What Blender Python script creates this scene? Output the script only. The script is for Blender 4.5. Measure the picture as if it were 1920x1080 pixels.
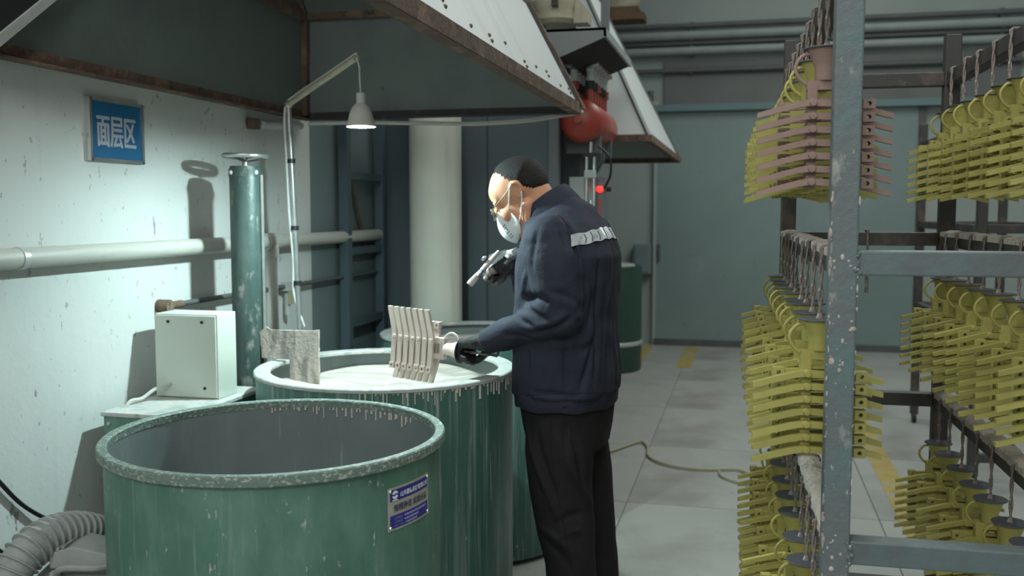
import bpy, bmesh, math, random
import numpy as np
from mathutils import Vector, Matrix, noise
from mathutils.bvhtree import BVHTree

for _o in list(bpy.data.objects):
    bpy.data.objects.remove(_o)
SC = bpy.context.scene
COL = SC.collection
random.seed(7)
PI = math.pi

# ------------------------------------------------------------------ camera
FPX = 1800.0
YAW = math.radians(13.7)
PITCH = math.radians(4.64)
CAMZ = 1.47
cam_data = bpy.data.cameras.new('camera')
cam = bpy.data.objects.new('camera', cam_data)
COL.objects.link(cam)
cam.location = (0, 0, CAMZ)
cam.rotation_euler = (PI / 2 - PITCH, 0, YAW)
cam_data.sensor_width = 36
cam_data.lens = FPX / 1920 * 36
cam_data.clip_start = 0.05
cam_data.dof.use_dof = True
cam_data.dof.focus_distance = 2.35
cam_data.dof.aperture_fstop = 4.0
SC.camera = cam

# ------------------------------------------------------------------ world, lights, exposure
world = bpy.data.worlds.new('hall_ambient')
SC.world = world
world.use_nodes = True
world.node_tree.nodes['Background'].inputs[0].default_value = (0.66, 0.74, 0.72, 1)
world.node_tree.nodes['Background'].inputs[1].default_value = 0.60


def area_light(name, loc, rot, sx, sy, power, color):
    d = bpy.data.lights.new(name, 'AREA')
    d.shape = 'RECTANGLE'
    d.size = sx
    d.size_y = sy
    d.energy = power
    d.color = color
    o = bpy.data.objects.new(name, d)
    COL.objects.link(o)
    o.location = loc
    o.rotation_euler = rot
    return o


# ceiling fluorescent rows of the hall, above the aisle, then an added front fill
area_light('ceiling_strip_lights', (-0.3, 1.0, 4.4), (0, 0, 0), 1.6, 3.2, 70, (0.95, 1.0, 0.97))
area_light('ceiling_strip_lights_far', (1.2, 6.6, 4.4), (0, 0, 0), 2.0, 4.0, 105, (0.93, 1.0, 0.97))
area_light('front_fill_light', (-1.3, -2.6, 3.6), (math.radians(38), 0, 0), 4.0, 1.2, 110, (0.97, 1.0, 0.96))  # unseen tilted light added behind the camera to brighten the fronts
SC.view_settings.view_transform = 'Standard'
SC.view_settings.look = 'None'
SC.view_settings.exposure = 0.0
SC.view_settings.gamma = 1.0
SC.view_settings.use_curve_mapping = False

# ------------------------------------------------------------------ pixel helpers (photo frame 1920x1080)
RV = Vector((math.cos(YAW), math.sin(YAW), 0))
FV = Vector((-math.sin(YAW), math.cos(YAW), 0))
FWD = FV * math.cos(PITCH) + Vector((0, 0, -math.sin(PITCH)))
UPV = FV * math.sin(PITCH) + Vector((0, 0, math.cos(PITCH)))
CAMP = Vector((0, 0, CAMZ))


def at(px, py, D=None, X=None, Y=None, Z=None):
    d = FWD + RV * ((px - 960) / FPX) + UPV * ((540 - py) / FPX)
    if D is not None:
        s = D / d.dot(FV)
    elif X is not None:
        s = X / d.x
    elif Y is not None:
        s = Y / d.y
    else:
        s = (Z - CAMZ) / d.z
    return CAMP + d * s


# ------------------------------------------------------------------ materials
MATS = {}


def mat(name, base, rough=0.6, metal=0.0, layers=(), bump=0.0, bscale=40.0, spec=0.4, emit=None, var=0.0, vscale=5.0, rnd=0.0):
    """layers: (colour, scale, stretch xyz, threshold, softness, strength)"""
    m = bpy.data.materials.new(name)
    m.use_nodes = True
    nt = m.node_tree
    nd, ln = nt.nodes, nt.links
    b = nd['Principled BSDF']
    b.inputs['Roughness'].default_value = rough
    b.inputs['Metallic'].default_value = metal
    b.inputs['Specular IOR Level'].default_value = spec
    tc = nd.new('ShaderNodeTexCoord')
    col = nd.new('ShaderNodeRGB')
    col.outputs[0].default_value = (*base, 1)
    cur = col.outputs[0]

    def noise_tex(scale, stretch, detail=6, off=0.0):
        mp = nd.new('ShaderNodeMapping')
        mp.inputs['Scale'].default_value = stretch
        mp.inputs['Location'].default_value = (off, off * 1.7, off * .6)
        ln.new(tc.outputs['Object'], mp.inputs['Vector'])
        n = nd.new('ShaderNodeTexNoise')
        n.inputs['Scale'].default_value = scale
        n.inputs['Detail'].default_value = detail
        n.inputs['Roughness'].default_value = 0.6
        ln.new(mp.outputs[0], n.inputs['Vector'])
        return n.outputs['Fac']

    def mixc(fac, c):
        nonlocal cur
        mx = nd.new('ShaderNodeMix')
        mx.data_type = 'RGBA'
        ln.new(fac, mx.inputs[0])
        ln.new(cur, mx.inputs[6])
        mx.inputs[7].default_value = (*c, 1)
        cur = mx.outputs[2]

    if var:
        f = noise_tex(vscale, (1, 1, 1), 5, 3.1)
        mr = nd.new('ShaderNodeMapRange')
        mr.inputs[1].default_value = .3
        mr.inputs[2].default_value = .7
        mr.inputs[3].default_value = 0
        mr.inputs[4].default_value = 1
        ln.new(f, mr.inputs[0])
        mixc(mr.outputs[0], tuple(max(0, c * (1 - var)) for c in base))
    for i, (c, sc, st, th, so, k) in enumerate(layers):
        f = noise_tex(sc, st, 6, 1.3 * i + .7)
        mr = nd.new('ShaderNodeMapRange')
        mr.inputs[1].default_value = th
        mr.inputs[2].default_value = th + so
        mr.inputs[3].default_value = 0
        mr.inputs[4].default_value = k
        ln.new(f, mr.inputs[0])
        mixc(mr.outputs[0], c)
    if rnd:
        oi = nd.new('ShaderNodeObjectInfo')
        hs = nd.new('ShaderNodeHueSaturation')
        mr = nd.new('ShaderNodeMapRange')
        mr.inputs[3].default_value = 1 - rnd
        mr.inputs[4].default_value = 1 + rnd
        ln.new(oi.outputs['Random'], mr.inputs[0])
        ln.new(mr.outputs[0], hs.inputs['Value'])
        ln.new(cur, hs.inputs['Color'])
        cur = hs.outputs[0]
    ln.new(cur, b.inputs['Base Color'])
    if bump:
        f = noise_tex(bscale, (1, 1, 1), 4, 5.5)
        bp = nd.new('ShaderNodeBump')
        bp.inputs['Strength'].default_value = bump
        bp.inputs['Distance'].default_value = 0.01
        ln.new(f, bp.inputs['Height'])
        ln.new(bp.outputs[0], b.inputs['Normal'])
    if emit:
        b.inputs['Emission Color'].default_value = (*emit[0], 1)
        b.inputs['Emission Strength'].default_value = emit[1]
    MATS[name] = m
    return m


ONE = (1, 1, 1)
CREAMY = (0.62, 0.55, 0.48)
mat('wall_white', (0.56, 0.57, 0.555), .75, layers=[((.40, .41, .40), 2.2, (1, 1, .35), .52, .25, .45), ((.30, .30, .29), 42, (1, 1, .6), .645, .02, .8), ((.22, .2, .18), 13, (1, 1, .45), .675, .015, .85), ((.44, .45, .44), 3, (6, 6, .15), .6, .1, .25)], bump=.25, bscale=14, spec=.25)
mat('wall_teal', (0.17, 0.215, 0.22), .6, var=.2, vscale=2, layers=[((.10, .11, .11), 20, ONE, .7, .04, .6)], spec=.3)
mat('back_wall', (0.33, 0.37, 0.35), .7, var=.16, vscale=1.2, spec=.25)
mat('back_door', (0.20, 0.265, 0.255), .42, var=.2, vscale=.9, layers=[((.26, .31, .30), 2.5, ONE, .58, .2, .4), ((.12, .12, .11), 7, ONE, .68, .08, .5)], spec=.5)
mat('dark_panel', (0.145, 0.15, 0.145), .6, var=.2, vscale=2)
mat('lintel_teal', (0.12, 0.18, 0.19), .5)
mat('pipe_grey', (0.27, 0.30, 0.29), .5, var=.2)
mat('pipe_dark', (0.10, 0.11, 0.11), .5, var=.3)
mat('floor_slab', (0.35, 0.35, 0.325), .55, var=.18, vscale=1.3, layers=[((.17, .155, .135), 1.1, ONE, .56, .16, .6), ((.42, .42, .40), 2.6, ONE, .56, .2, .5), ((.10, .10, .095), 16, ONE, .71, .04, .6)], bump=.08, bscale=60, spec=.35)
mat('floor_joint', (0.19, 0.19, 0.175), .9)
mat('yellow_line', (0.42, 0.32, 0.10), .7, var=.3, vscale=6, layers=[((.32, .31, .28), 9, ONE, .55, .1, .8)])
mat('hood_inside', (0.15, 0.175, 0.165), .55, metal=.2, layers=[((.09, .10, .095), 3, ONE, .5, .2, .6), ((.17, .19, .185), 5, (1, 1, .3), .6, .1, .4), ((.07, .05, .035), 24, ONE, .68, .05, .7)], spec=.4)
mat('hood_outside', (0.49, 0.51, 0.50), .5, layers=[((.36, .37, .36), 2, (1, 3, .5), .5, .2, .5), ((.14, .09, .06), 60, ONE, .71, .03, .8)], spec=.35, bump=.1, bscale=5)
mat('rust_angle', (0.115, 0.075, 0.055), .8, layers=[((.26, .17, .115), 12, ONE, .5, .12, .55), ((.04, .033, .03), 25, ONE, .58, .1, .8)], bump=.5, bscale=40)
mat('black_angle', (0.035, 0.033, 0.034), .6, layers=[((.12, .10, .09), 20, ONE, .62, .08, .7)])
mat('shade_black', (0.012, 0.012, 0.014), .8)  # near-black colour standing for shade in the hood and under the chute
mat('pale_metal', (0.55, 0.56, 0.54), .4, metal=.3, var=.25, vscale=12)
mat('galv', (0.52, 0.53, 0.52), .32, metal=.75, var=.3, vscale=15)
mat('chrome', (0.75, 0.77, 0.77), .16, metal=.95)
mat('green_paint', (0.088, 0.205, 0.155), .45, var=.28, vscale=4, layers=[((.17, .29, .235), 5, (1.6, 1.6, .8), .45, .25, .65), ((.24, .33, .285), 14, (5, 5, .35), .57, .12, .45), ((.42, .46, .42), 26, (2.4, .8, .5), .665, .03, .8), ((.48, .48, .44), 60, (1, 1, .5), .67, .03, .7), ((.05, .11, .085), 12, (1, 1, .6), .64, .06, .5)], bump=.1, bscale=25, spec=.45)
mat('green_streaked', (0.075, 0.175, 0.15), .45, var=.3, vscale=3, layers=[((.24, .32, .30), 10, (5, 5, .14), .50, .16, .7), ((.42, .46, .43), 16, (5, 5, .22), .60, .08, .65), ((.5, .48, .43), 34, (1, 1, .4), .68, .04, .9)], bump=.1, bscale=25, spec=.5)
mat('green_post', (0.032, 0.058, 0.052), .45, layers=[((.075, .10, .094), 7, (2, 2, .4), .5, .15, .6), ((.28, .26, .235), 18, (1, 1, .5), .56, .1, .75)], bump=.25, bscale=30)
mat('green_dark', (0.030, 0.075, 0.055), .45, var=.25, vscale=4)
mat('tank_inside', (0.20, 0.235, 0.235), .5, var=.25, vscale=2.5, layers=[((.27, .30, .30), 3, (2, 2, .3), .5, .2, .5), ((.48, .44, .40), 34, (1, 1, .5), .69, .03, .9), ((.34, .37, .36), 12, (4, 4, .25), .66, .05, .6)], bump=.1, bscale=20)
mat('rim_chipped', (0.14, 0.20, 0.17), .55, layers=[((.44, .43, .40), 90, (1, 1, 1.5), .54, .06, .75), ((.10, .12, .11), 40, ONE, .6, .06, .6)], bump=.5, bscale=60)
mat('rim_slurry', (0.46, 0.47, 0.45), .45, layers=[((.25, .29, .27), 14, ONE, .52, .1, .7), ((.60, .54, .48), 30, ONE, .56, .07, .8)], bump=.4, bscale=50, spec=.5)
mat('slurry', (0.54, 0.485, 0.435), .13, layers=[((.66, .62, .57), 5, (1.0, 5.5, 1), .50, .07, .9), ((.40, .345, .29), 4, (.9, 5, 1), .55, .10, .7)], spec=.8)  # pale and tan streaks paint in the ripples' glints and shaded troughs
mat('slurry_dry', (0.50, 0.44, 0.39), .85, layers=[((.34, .31, .29), 8, (2, 2, .3), .46, .15, .7), ((.15, .145, .135), 16, (1.5, 1.5, .35), .53, .1, .75)], bump=.6, bscale=60)
mat('slurry_drip', (0.58, 0.52, 0.46), .7)
mat('cream_duct', (0.72, 0.71, 0.62), .5, var=.12, vscale=3, layers=[((.42, .40, .33), 3, (4, 4, .2), .55, .1, .4)])
mat('cream_pvc', (0.47, 0.46, 0.42), .5, var=.12, vscale=3, layers=[((.28, .25, .22), 14, (1, 1, 2.), .64, .08, .6)])
mat('machine_blue', (0.095, 0.120, 0.135), .5, var=.2, vscale=2, spec=.4)
mat('steel_blue', (0.085, 0.115, 0.135), .5, var=.2)
mat('machine_grey', (0.135, 0.15, 0.155), .5, var=.15, vscale=2)
mat('tray_grey', (0.17, 0.18, 0.18), .5, var=.1)
mat('red_paint', (0.33, 0.045, 0.03), .38, var=.15, vscale=6, spec=.5)
mat('red_fit', (0.34, 0.07, 0.05), .45)
mat('silver', (0.55, 0.55, 0.55), .4, metal=.25)
mat('black_plastic', (0.016, 0.016, 0.018), .45)
mat('box_white', (0.52, 0.56, 0.50), .5, var=.05, vscale=3)
mat('box_pale', (0.42, 0.46, 0.44), .5)
mat('red_lamp', (0.7, .02, .02), .3, emit=((1, .03, .02), 2.5))
mat('wood_plank', (0.16, 0.095, 0.05), .8, var=.4, vscale=12)
mat('cream_motor', (0.42, 0.38, 0.28), .55, var=.3, vscale=14, layers=[((.2, .14, .09), 18, ONE, .62, .06, .6)])
mat('sign_blue', (0.004, 0.095, 0.22), .7, var=.05)
mat('sign_white', (0.36, 0.36, 0.40), .5)
mat('lamp_shade', (0.55, 0.54, 0.49), .45)
mat('lamp_bulb', (1, 1, 1), .3, emit=((.73, 1, .985), 3800))
mat('hose_grey', (0.30, 0.31, 0.305), .7, layers=[((.20, .205, .20), 16, ONE, .5, .15, .6)], bump=.3, bscale=60)
mat('dust_grey', (0.37, 0.38, 0.365), .85, var=.25, vscale=9, bump=.2, bscale=60)
mat('cable_black', (0.012, 0.012, 0.013), .5)
mat('cable_white', (0.50, 0.50, 0.47), .5)
mat('hose_yellow', (0.33, 0.30, 0.20), .6)
mat('rack_steel', (0.115, 0.150, 0.155), .48, metal=.15, layers=[((.105, .11, .115), 7, ONE, .48, .12, .8), ((.085, .17, .17), 5, ONE, .56, .1, .5), ((.52, .48, .44), 30, (1, 1, .8), .685, .03, .8)], bump=.12, bscale=70, spec=.5)
mat('rack_splash', (0.125, 0.145, 0.15), .55, layers=[((.10, .17, .175), 6, ONE, .52, .1, .6), ((.44, .42, .39), 11, (1.4, 1.4, .9), .61, .08, .55), ((.50, .46, .42), 60, (1, 1, .6), .66, .04, .7)], bump=.3, bscale=50)
mat('rack_dark', (0.05, 0.045, 0.043), .6, layers=[((.13, .09, .07), 10, ONE, .52, .12, .7), ((.07, .10, .11), 6, ONE, .58, .1, .7)], bump=.2)
mat('sand_crust', (0.50, 0.425, 0.375), .95, layers=[((.27, .235, .21), 45, ONE, .52, .12, .6)], bump=.8, bscale=90)
mat('hook_wire', (0.22, 0.18, 0.16), .7, layers=[((.07, .06, .058), 60, (1, 1, .5), .50, .08, .9), ((.60, .54, .49), 80, ONE, .6, .06, .7)], bump=.5, bscale=120, rnd=.3)
mat('wax_yellow', (0.40, 0.36, 0.105), .42, var=.14, vscale=20, rnd=.16, spec=.45)
mat('wax_pink', (0.315, 0.215, 0.182), .8, var=.1, vscale=25, rnd=.05, bump=.15, bscale=150)
mat('slurry_wet', (0.56, 0.47, 0.415), .5, var=.1, vscale=25)
mat('disc_grey', (0.09, 0.092, 0.105), .6, var=.3, vscale=40, rnd=.2)
mat('disc_black', (0.02, 0.021, 0.023), .4)
mat('jacket_navy', (0.026, 0.0295, 0.046), .8, var=.25, vscale=7, layers=[((.045, .046, .052), 22, (2, 2, .7), .70, .06, .35)], bump=.25, bscale=38, spec=.25)
mat('jacket_seam', (0.012, 0.014, 0.024), .85)
mat('trousers_black', (0.019, 0.0185, 0.0185), .9, var=.3, vscale=6, layers=[((.055, .052, .05), 30, (2, 2, .5), .68, .06, .45)], bump=.35, bscale=32, spec=.2)
mat('reflective', (0.52, 0.55, 0.56), .35, metal=.2, layers=[((.30, .33, .35), 50, (1, 1, 1), .5, .1, .7)])
mat('skin', (0.55, 0.265, 0.155), .5, layers=[((.54, .26, .18), 14, ONE, .55, .15, .5)], spec=.45)
mat('hair', (0.014, 0.012, 0.011), .7, layers=[((.035, .028, .022), 90, (1, 1, 1), .56, .1, .6)], bump=.9, bscale=220)
mat('mask_white', (0.80, 0.82, 0.82), .8, bump=.05, bscale=200)
mat('mask_print', (0.26, 0.28, 0.29), .8)
mat('strap_white', (0.78, 0.78, 0.76), .7)
mat('glass_frame', (0.30, 0.28, 0.25), .3, metal=.8)
mat('glove_black', (0.012, 0.012, 0.0135), .62, layers=[((.06, .06, .06), 40, ONE, .6, .08, .4)], bump=.5, bscale=160)
mat('glove_slurry', (0.013, 0.013, 0.0145), .6, layers=[((.42, .36, .33), 22, ONE, .52, .08, .85)], bump=.5, bscale=160)
mat('shoe', (0.02, 0.02, 0.02), .6)
mat('brush_pink', (0.50, 0.43, 0.40), .6)
mat('plate_silver', (0.50, 0.485, 0.43), .45, metal=.3, var=.25, vscale=40)
mat('plate_blue', (0.03, 0.03, 0.235), .45)
mat('plate_text_light', (0.75, 0.75, 0.80), .5)
mat('plate_text_mid', (0.30, 0.30, 0.52), .5)
mat('plate_text_dark', (0.035, 0.035, 0.10), .5)
g = mat('lens_glass', (0.9, 0.93, 0.93), .05)
g.node_tree.nodes['Principled BSDF'].inputs['Transmission Weight'].default_value = 0.95
g.node_tree.nodes['Principled BSDF'].inputs['IOR'].default_value = 1.1


# ------------------------------------------------------------------ mesh builder
class MB:
    def __init__(s):
        s.v = []
        s.f = []

    def add(s, vs, fs):
        n = len(s.v)
        s.v += [Vector(p) for p in vs]
        s.f += [[i + n for i in f] for f in fs]
        return s

    def box(s, c, size, rot=None):
        hx, hy, hz = size[0] / 2, size[1] / 2, size[2] / 2
        vs = [Vector((x * hx, y * hy, z * hz)) for z in (-1, 1) for y in (-1, 1) for x in (-1, 1)]
        if rot is not None:
            vs = [rot @ p for p in vs]
        c = Vector(c)
        return s.add([p + c for p in vs], [(0, 2, 3, 1), (4, 5, 7, 6), (0, 1, 5, 4), (2, 6, 7, 3), (0, 4, 6, 2), (1, 3, 7, 5)])

    def span(s, lo, hi):
        lo, hi = Vector(lo), Vector(hi)
        return s.box((lo + hi) / 2, hi - lo)

    def bar(s, p0, p1, w, h, up=(0, 0, 1)):
        p0, p1 = Vector(p0), Vector(p1)
        d = (p1 - p0).normalized()
        up = Vector(up)
        if abs(d.dot(up)) > .98:
            up = Vector((1, 0, 0))
        x = d.cross(up).normalized()
        z = x.cross(d).normalized()
        vs = [p + x * (a * w / 2) + z * (b * h / 2) for p in (p0, p1) for a, b in ((-1, -1), (1, -1), (1, 1), (-1, 1))]
        return s.add(vs, [(0, 1, 2, 3), (7, 6, 5, 4), (0, 4, 5, 1), (1, 5, 6, 2), (2, 6, 7, 3), (3, 7, 4, 0)])

    def tube(s, pts, r, seg=10, caps=True, closed=False):
        pts = [Vector(p) for p in pts]
        n = len(pts)
        rs = r if isinstance(r, (list, tuple)) else [r] * n
        prev = None
        vs = []
        for i, p in enumerate(pts):
            a = pts[(i - 1) % n] if (closed or i > 0) else p
            b = pts[(i + 1) % n] if (closed or i < n - 1) else p
            d = (b - a).normalized()
            if prev is None:
                u = Vector((0, 0, 1)) if abs(d.z) < .9 else Vector((1, 0, 0))
                prev = (u - d * u.dot(d)).normalized()
            else:
                prev = (prev - d * prev.dot(d)).normalized()
            w = d.cross(prev)
            for k in range(seg):
                t = 2 * PI * k / seg
                vs.append(p + (prev * math.cos(t) + w * math.sin(t)) * rs[i])
        fs = []
        for i in range(n if closed else n - 1):
            j = (i + 1) % n
            for k in range(seg):
                k2 = (k + 1) % seg
                fs.append((i * seg + k, i * seg + k2, j * seg + k2, j * seg + k))
        if caps and not closed:
            fs.append(tuple(range(seg))[::-1])
            fs.append(tuple(range((n - 1) * seg, n * seg)))
        return s.add(vs, fs)

    def lathe(s, prof, c=(0, 0, 0), seg=48, axis=None, closed=False, caps=True):
        """prof: (radius, height) list; closed = ring profile"""
        c = Vector(c)
        R = Matrix.Identity(3)
        if axis is not None:
            R = Vector((0, 0, 1)).rotation_difference(Vector(axis)).to_matrix()
        vs = []
        for r, z in prof:
            for k in range(seg):
                t = 2 * PI * k / seg
                vs.append(c + R @ Vector((r * math.cos(t), r * math.sin(t), z)))
        fs = []
        m = len(prof)
        for i in range(m if closed else m - 1):
            j = (i + 1) % m
            for k in range(seg):
                k2 = (k + 1) % seg
                fs.append((i * seg + k, i * seg + k2, j * seg + k2, j * seg + k))
        if not closed and caps:
            if prof[0][0] > 1e-4:
                fs.append(tuple(range(seg))[::-1])
            if prof[-1][0] > 1e-4:
                fs.append(tuple(range((m - 1) * seg, m * seg)))
        return s.add(vs, fs)

    def ellipsoid(s, c, r, rot=None, u=20, w=14):
        c = Vector(c)
        vs = []
        for i in range(1, w):
            ph = PI * i / w
            for k in range(u):
                t = 2 * PI * k / u
                vs.append(Vector((r[0] * math.sin(ph) * math.cos(t), r[1] * math.sin(ph) * math.sin(t), r[2] * math.cos(ph))))
        vs.append(Vector((0, 0, r[2])))
        vs.append(Vector((0, 0, -r[2])))
        if rot is not None:
            vs = [rot @ p for p in vs]
        fs = []
        for i in range(w - 2):
            for k in range(u):
                k2 = (k + 1) % u
                fs.append((i * u + k, (i + 1) * u + k, (i + 1) * u + k2, i * u + k2))
        T, B = (w - 1) * u, (w - 1) * u + 1
        for k in range(u):
            k2 = (k + 1) % u
            fs.append((T, k, k2))
            fs.append((B, (w - 2) * u + k2, (w - 2) * u + k))
        return s.add([p + c for p in vs], fs)

    def capsule(s, pts, rs, seg=14):
        """chain with spherical joints (for fusing)"""
        s.tube(pts, rs, seg)
        for p, r in zip(pts, rs):
            s.ellipsoid(p, (r, r, r), u=seg, w=8)
        return s

    def prism(s, poly, ext):
        """poly: list of 3D points (planar); ext: extrusion vector"""
        poly = [Vector(p) for p in poly]
        e = Vector(ext)
        n = len(poly)
        vs = poly + [p + e for p in poly]
        fs = [tuple(range(n))[::-1], tuple(range(n, 2 * n))]
        for i in range(n):
            j = (i + 1) % n
            fs.append((i, j, j + n, i + n))
        return s.add(vs, fs)

    def loft(s, rings, caps=True):
        n = len(rings[0])
        vs = [p for r in rings for p in r]
        fs = []
        for i in range(len(rings) - 1):
            for k in range(n):
                k2 = (k + 1) % n
                fs.append((i * n + k, i * n + k2, (i + 1) * n + k2, (i + 1) * n + k))
        if caps:
            fs.append(tuple(range(n))[::-1])
            fs.append(tuple(range((len(rings) - 1) * n, len(rings) * n)))
        return s.add(vs, fs)

    def mesh(s, name, m, smooth=40, off=None):
        me = bpy.data.meshes.new(name)
        vs = s.v if off is None else [p - off for p in s.v]
        me.from_pydata([tuple(p) for p in vs], [], s.f)
        bm = bmesh.new()
        bm.from_mesh(me)
        bmesh.ops.recalc_face_normals(bm, faces=bm.faces)
        bm.to_mesh(me)
        bm.free()
        me.materials.append(MATS[m])
        if smooth:
            me.polygons.foreach_set('use_smooth', [True] * len(me.polygons))
            me.set_sharp_from_angle(angle=math.radians(smooth))
        me.update()
        return me

    def build(s, name, m, parent=None, smooth=40, bevel=0, label=None):
        off = Vector((0, 0, 0))
        q = parent
        while q is not None:
            off += q.location
            q = q.parent
        o = bpy.data.objects.new(name, s.mesh(name, m, smooth, off))
        COL.objects.link(o)
        o.parent = parent
        if bevel:
            b = o.modifiers.new('edge', 'BEVEL')
            b.width = bevel
            b.segments = 2
            b.limit_method = 'ANGLE'
        if label:
            o['label'] = label
        return o


def tag(o, label, cat, group=None, kind=None):
    if label:
        o['label'] = label
    if cat:
        o['category'] = cat
    if group:
        o['group'] = group
    if kind:
        o['kind'] = kind
    return o


def thing(name, label, cat, loc=(0, 0, 0), group=None):
    o = bpy.data.objects.new(name, None)
    o.empty_display_size = .1
    COL.objects.link(o)
    o.location = loc
    return tag(o, label, cat, group)


def struct(mb, name, m, parent=None, label=None, smooth=0, bevel=0):
    o = mb.build(name, m, parent, smooth, bevel)
    if parent is None:
        o['kind'] = 'structure'
    if label:
        o['label'] = label
    return o


def catmull(pts, n=8, closed=False):
    pts = [Vector(p) for p in pts]
    out = []
    m = len(pts)
    rng = range(m) if closed else range(m - 1)
    for i in rng:
        g = (lambda k: pts[k % m]) if closed else (lambda k: pts[max(0, min(m - 1, k))])
        p0, p1, p2, p3 = g(i - 1), g(i), g(i + 1), g(i + 2)
        for k in range(n):
            t = k / n
            out.append(.5 * ((2 * p1) + (p2 - p0) * t + (2 * p0 - 5 * p1 + 4 * p2 - p3) * t * t + (3 * p1 - p0 - 3 * p2 + p3) * t ** 3))
    if not closed:
        out.append(pts[-1])
    return out


def text_flat(body, size=1.0, bold=0.0, w=None, h=None):
    """flat lettering as (verts2d, faces), fitted to w x h, centred"""
    cu = bpy.data.curves.new('lettering', 'FONT')
    cu.body = body
    cu.size = size
    cu.offset = bold
    cu.resolution_u = 3
    ob = bpy.data.objects.new('lettering', cu)
    COL.objects.link(ob)
    dg = bpy.context.evaluated_depsgraph_get()
    me = bpy.data.meshes.new_from_object(ob.evaluated_get(dg))
    vs = [(p.co.x, p.co.y) for p in me.vertices]
    fs = [tuple(p.vertices) for p in me.polygons]
    bpy.data.objects.remove(ob)
    bpy.data.curves.remove(cu)
    if not vs:
        return [], []
    x0, x1 = min(p[0] for p in vs), max(p[0] for p in vs)
    y0, y1 = min(p[1] for p in vs), max(p[1] for p in vs)
    sx = w / (x1 - x0) if w else 1
    sy = h / (y1 - y0) if h else sx
    return [((x - (x0 + x1) / 2) * sx, (y - (y0 + y1) / 2) * sy) for x, y in vs], fs


def fuse(mb, voxel, smooth_it=2, disp=None):
    """union of overlapping closed shapes as one continuous surface"""
    me = bpy.data.meshes.new('fuse')
    me.from_pydata([tuple(p) for p in mb.v], [], mb.f)
    bm = bmesh.new()
    bm.from_mesh(me)
    bmesh.ops.recalc_face_normals(bm, faces=bm.faces)
    bm.to_mesh(me)
    bm.free()
    ob = bpy.data.objects.new('fuse', me)
    COL.objects.link(ob)
    r = ob.modifiers.new('r', 'REMESH')
    r.mode = 'VOXEL'
    r.voxel_size = voxel
    r.adaptivity = 0
    if smooth_it:
        sm = ob.modifiers.new('s', 'SMOOTH')
        sm.factor = .5
        sm.iterations = smooth_it
    dg = bpy.context.evaluated_depsgraph_get()
    out = bpy.data.meshes.new_from_object(ob.evaluated_get(dg))
    bpy.data.objects.remove(ob)
    res = MB()
    res.v = [v.co.copy() for v in out.vertices]
    nrm = [v.normal.copy() for v in out.vertices]
    res.n = nrm
    res.f = [list(p.vertices) for p in out.polygons]
    if disp:
        res.v = [p + n * disp(p, n) for p, n in zip(res.v, nrm)]
    bpy.data.meshes.remove(out)
    bpy.data.meshes.remove(me)
    return res

# ================================================================== SETTING
WX = -1.90      # inner face of the left wall
BY = 10.57      # inner face of the back wall
fl = struct(MB().span((-2.1, -1.2, -.08), (4.6, 10.7, -.006)), 'floor', 'floor_joint', label='grey concrete floor laid in large slabs')
slab = MB().span((-.597, -.597, -.006), (.597, .597, 0)).mesh('floor_slab', 'floor_slab', 0)
for i in range(5):
    for j in range(10):
        x, y = -.56 - 1.2 + .6 + 1.2 * i, -.05 + .6 - 1.2 + 1.2 * j
        o = bpy.data.objects.new('floor_slab', slab)
        COL.objects.link(o)
        o.parent = fl
        o.location = (x, y, 0)
struct(MB().span((-2.1, -1.2, 0), (WX, 3.98, 5.2)), 'wall_left', 'wall_white', label='off-white painted wall with scuffs and chipped spots')
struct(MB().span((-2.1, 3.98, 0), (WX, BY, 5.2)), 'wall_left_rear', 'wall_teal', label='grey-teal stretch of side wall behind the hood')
struct(MB().span((-2.1, BY, 0), (4.6, BY + .15, 5.2)), 'wall_back', 'back_wall', label='pale grey-green back wall')
struct(MB().span((4.45, -1.2, 0), (4.6, BY, 5.2)), 'wall_right', 'back_wall', label='pale grey-green side wall')

# big sliding door in the back wall
d0, d1 = at(1226, 640, Y=BY), at(1722, 300, Y=BY)
dtop = at(1400, 208, Y=BY).z
door = struct(MB().span((d0.x, BY - .06, .03), (d1.x, BY, dtop)), 'door_1', 'back_door', label='large grey-green sliding door in the back wall')
MB().span((d0.x - .015, BY - .075, 0), (d0.x + .02, BY, dtop)).build('door_edge', 'back_wall', door, 0)
MB().span((d1.x - .02, BY - .075, 0), (d1.x + .05, BY, dtop)).build('door_edge', 'pipe_dark', door, 0)
MB().span((d0.x, BY - .08, .0), (d1.x, BY - .06, .07)).build('kick_strip', 'pipe_dark', door, 0)
MB().span((d0.x + .03, BY - .09, .92), (d0.x + .06, BY - .06, 1.1)).build('door_handle', 'pipe_dark', door, 0)
tr = struct(MB().span((d0.x - .1, BY - .16, dtop), (2.6, BY, dtop + .07)), 'trim_1', 'lintel_teal', label='teal track beam above the sliding door')
a, b = at(1246, 196, Y=BY), at(1500, 108, Y=BY)
struct(MB().span((a.x, BY - .04, dtop + .07), (2.6, BY, b.z)), 'trim_2', 'dark_panel', label='dark grey panel above the door track')
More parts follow.
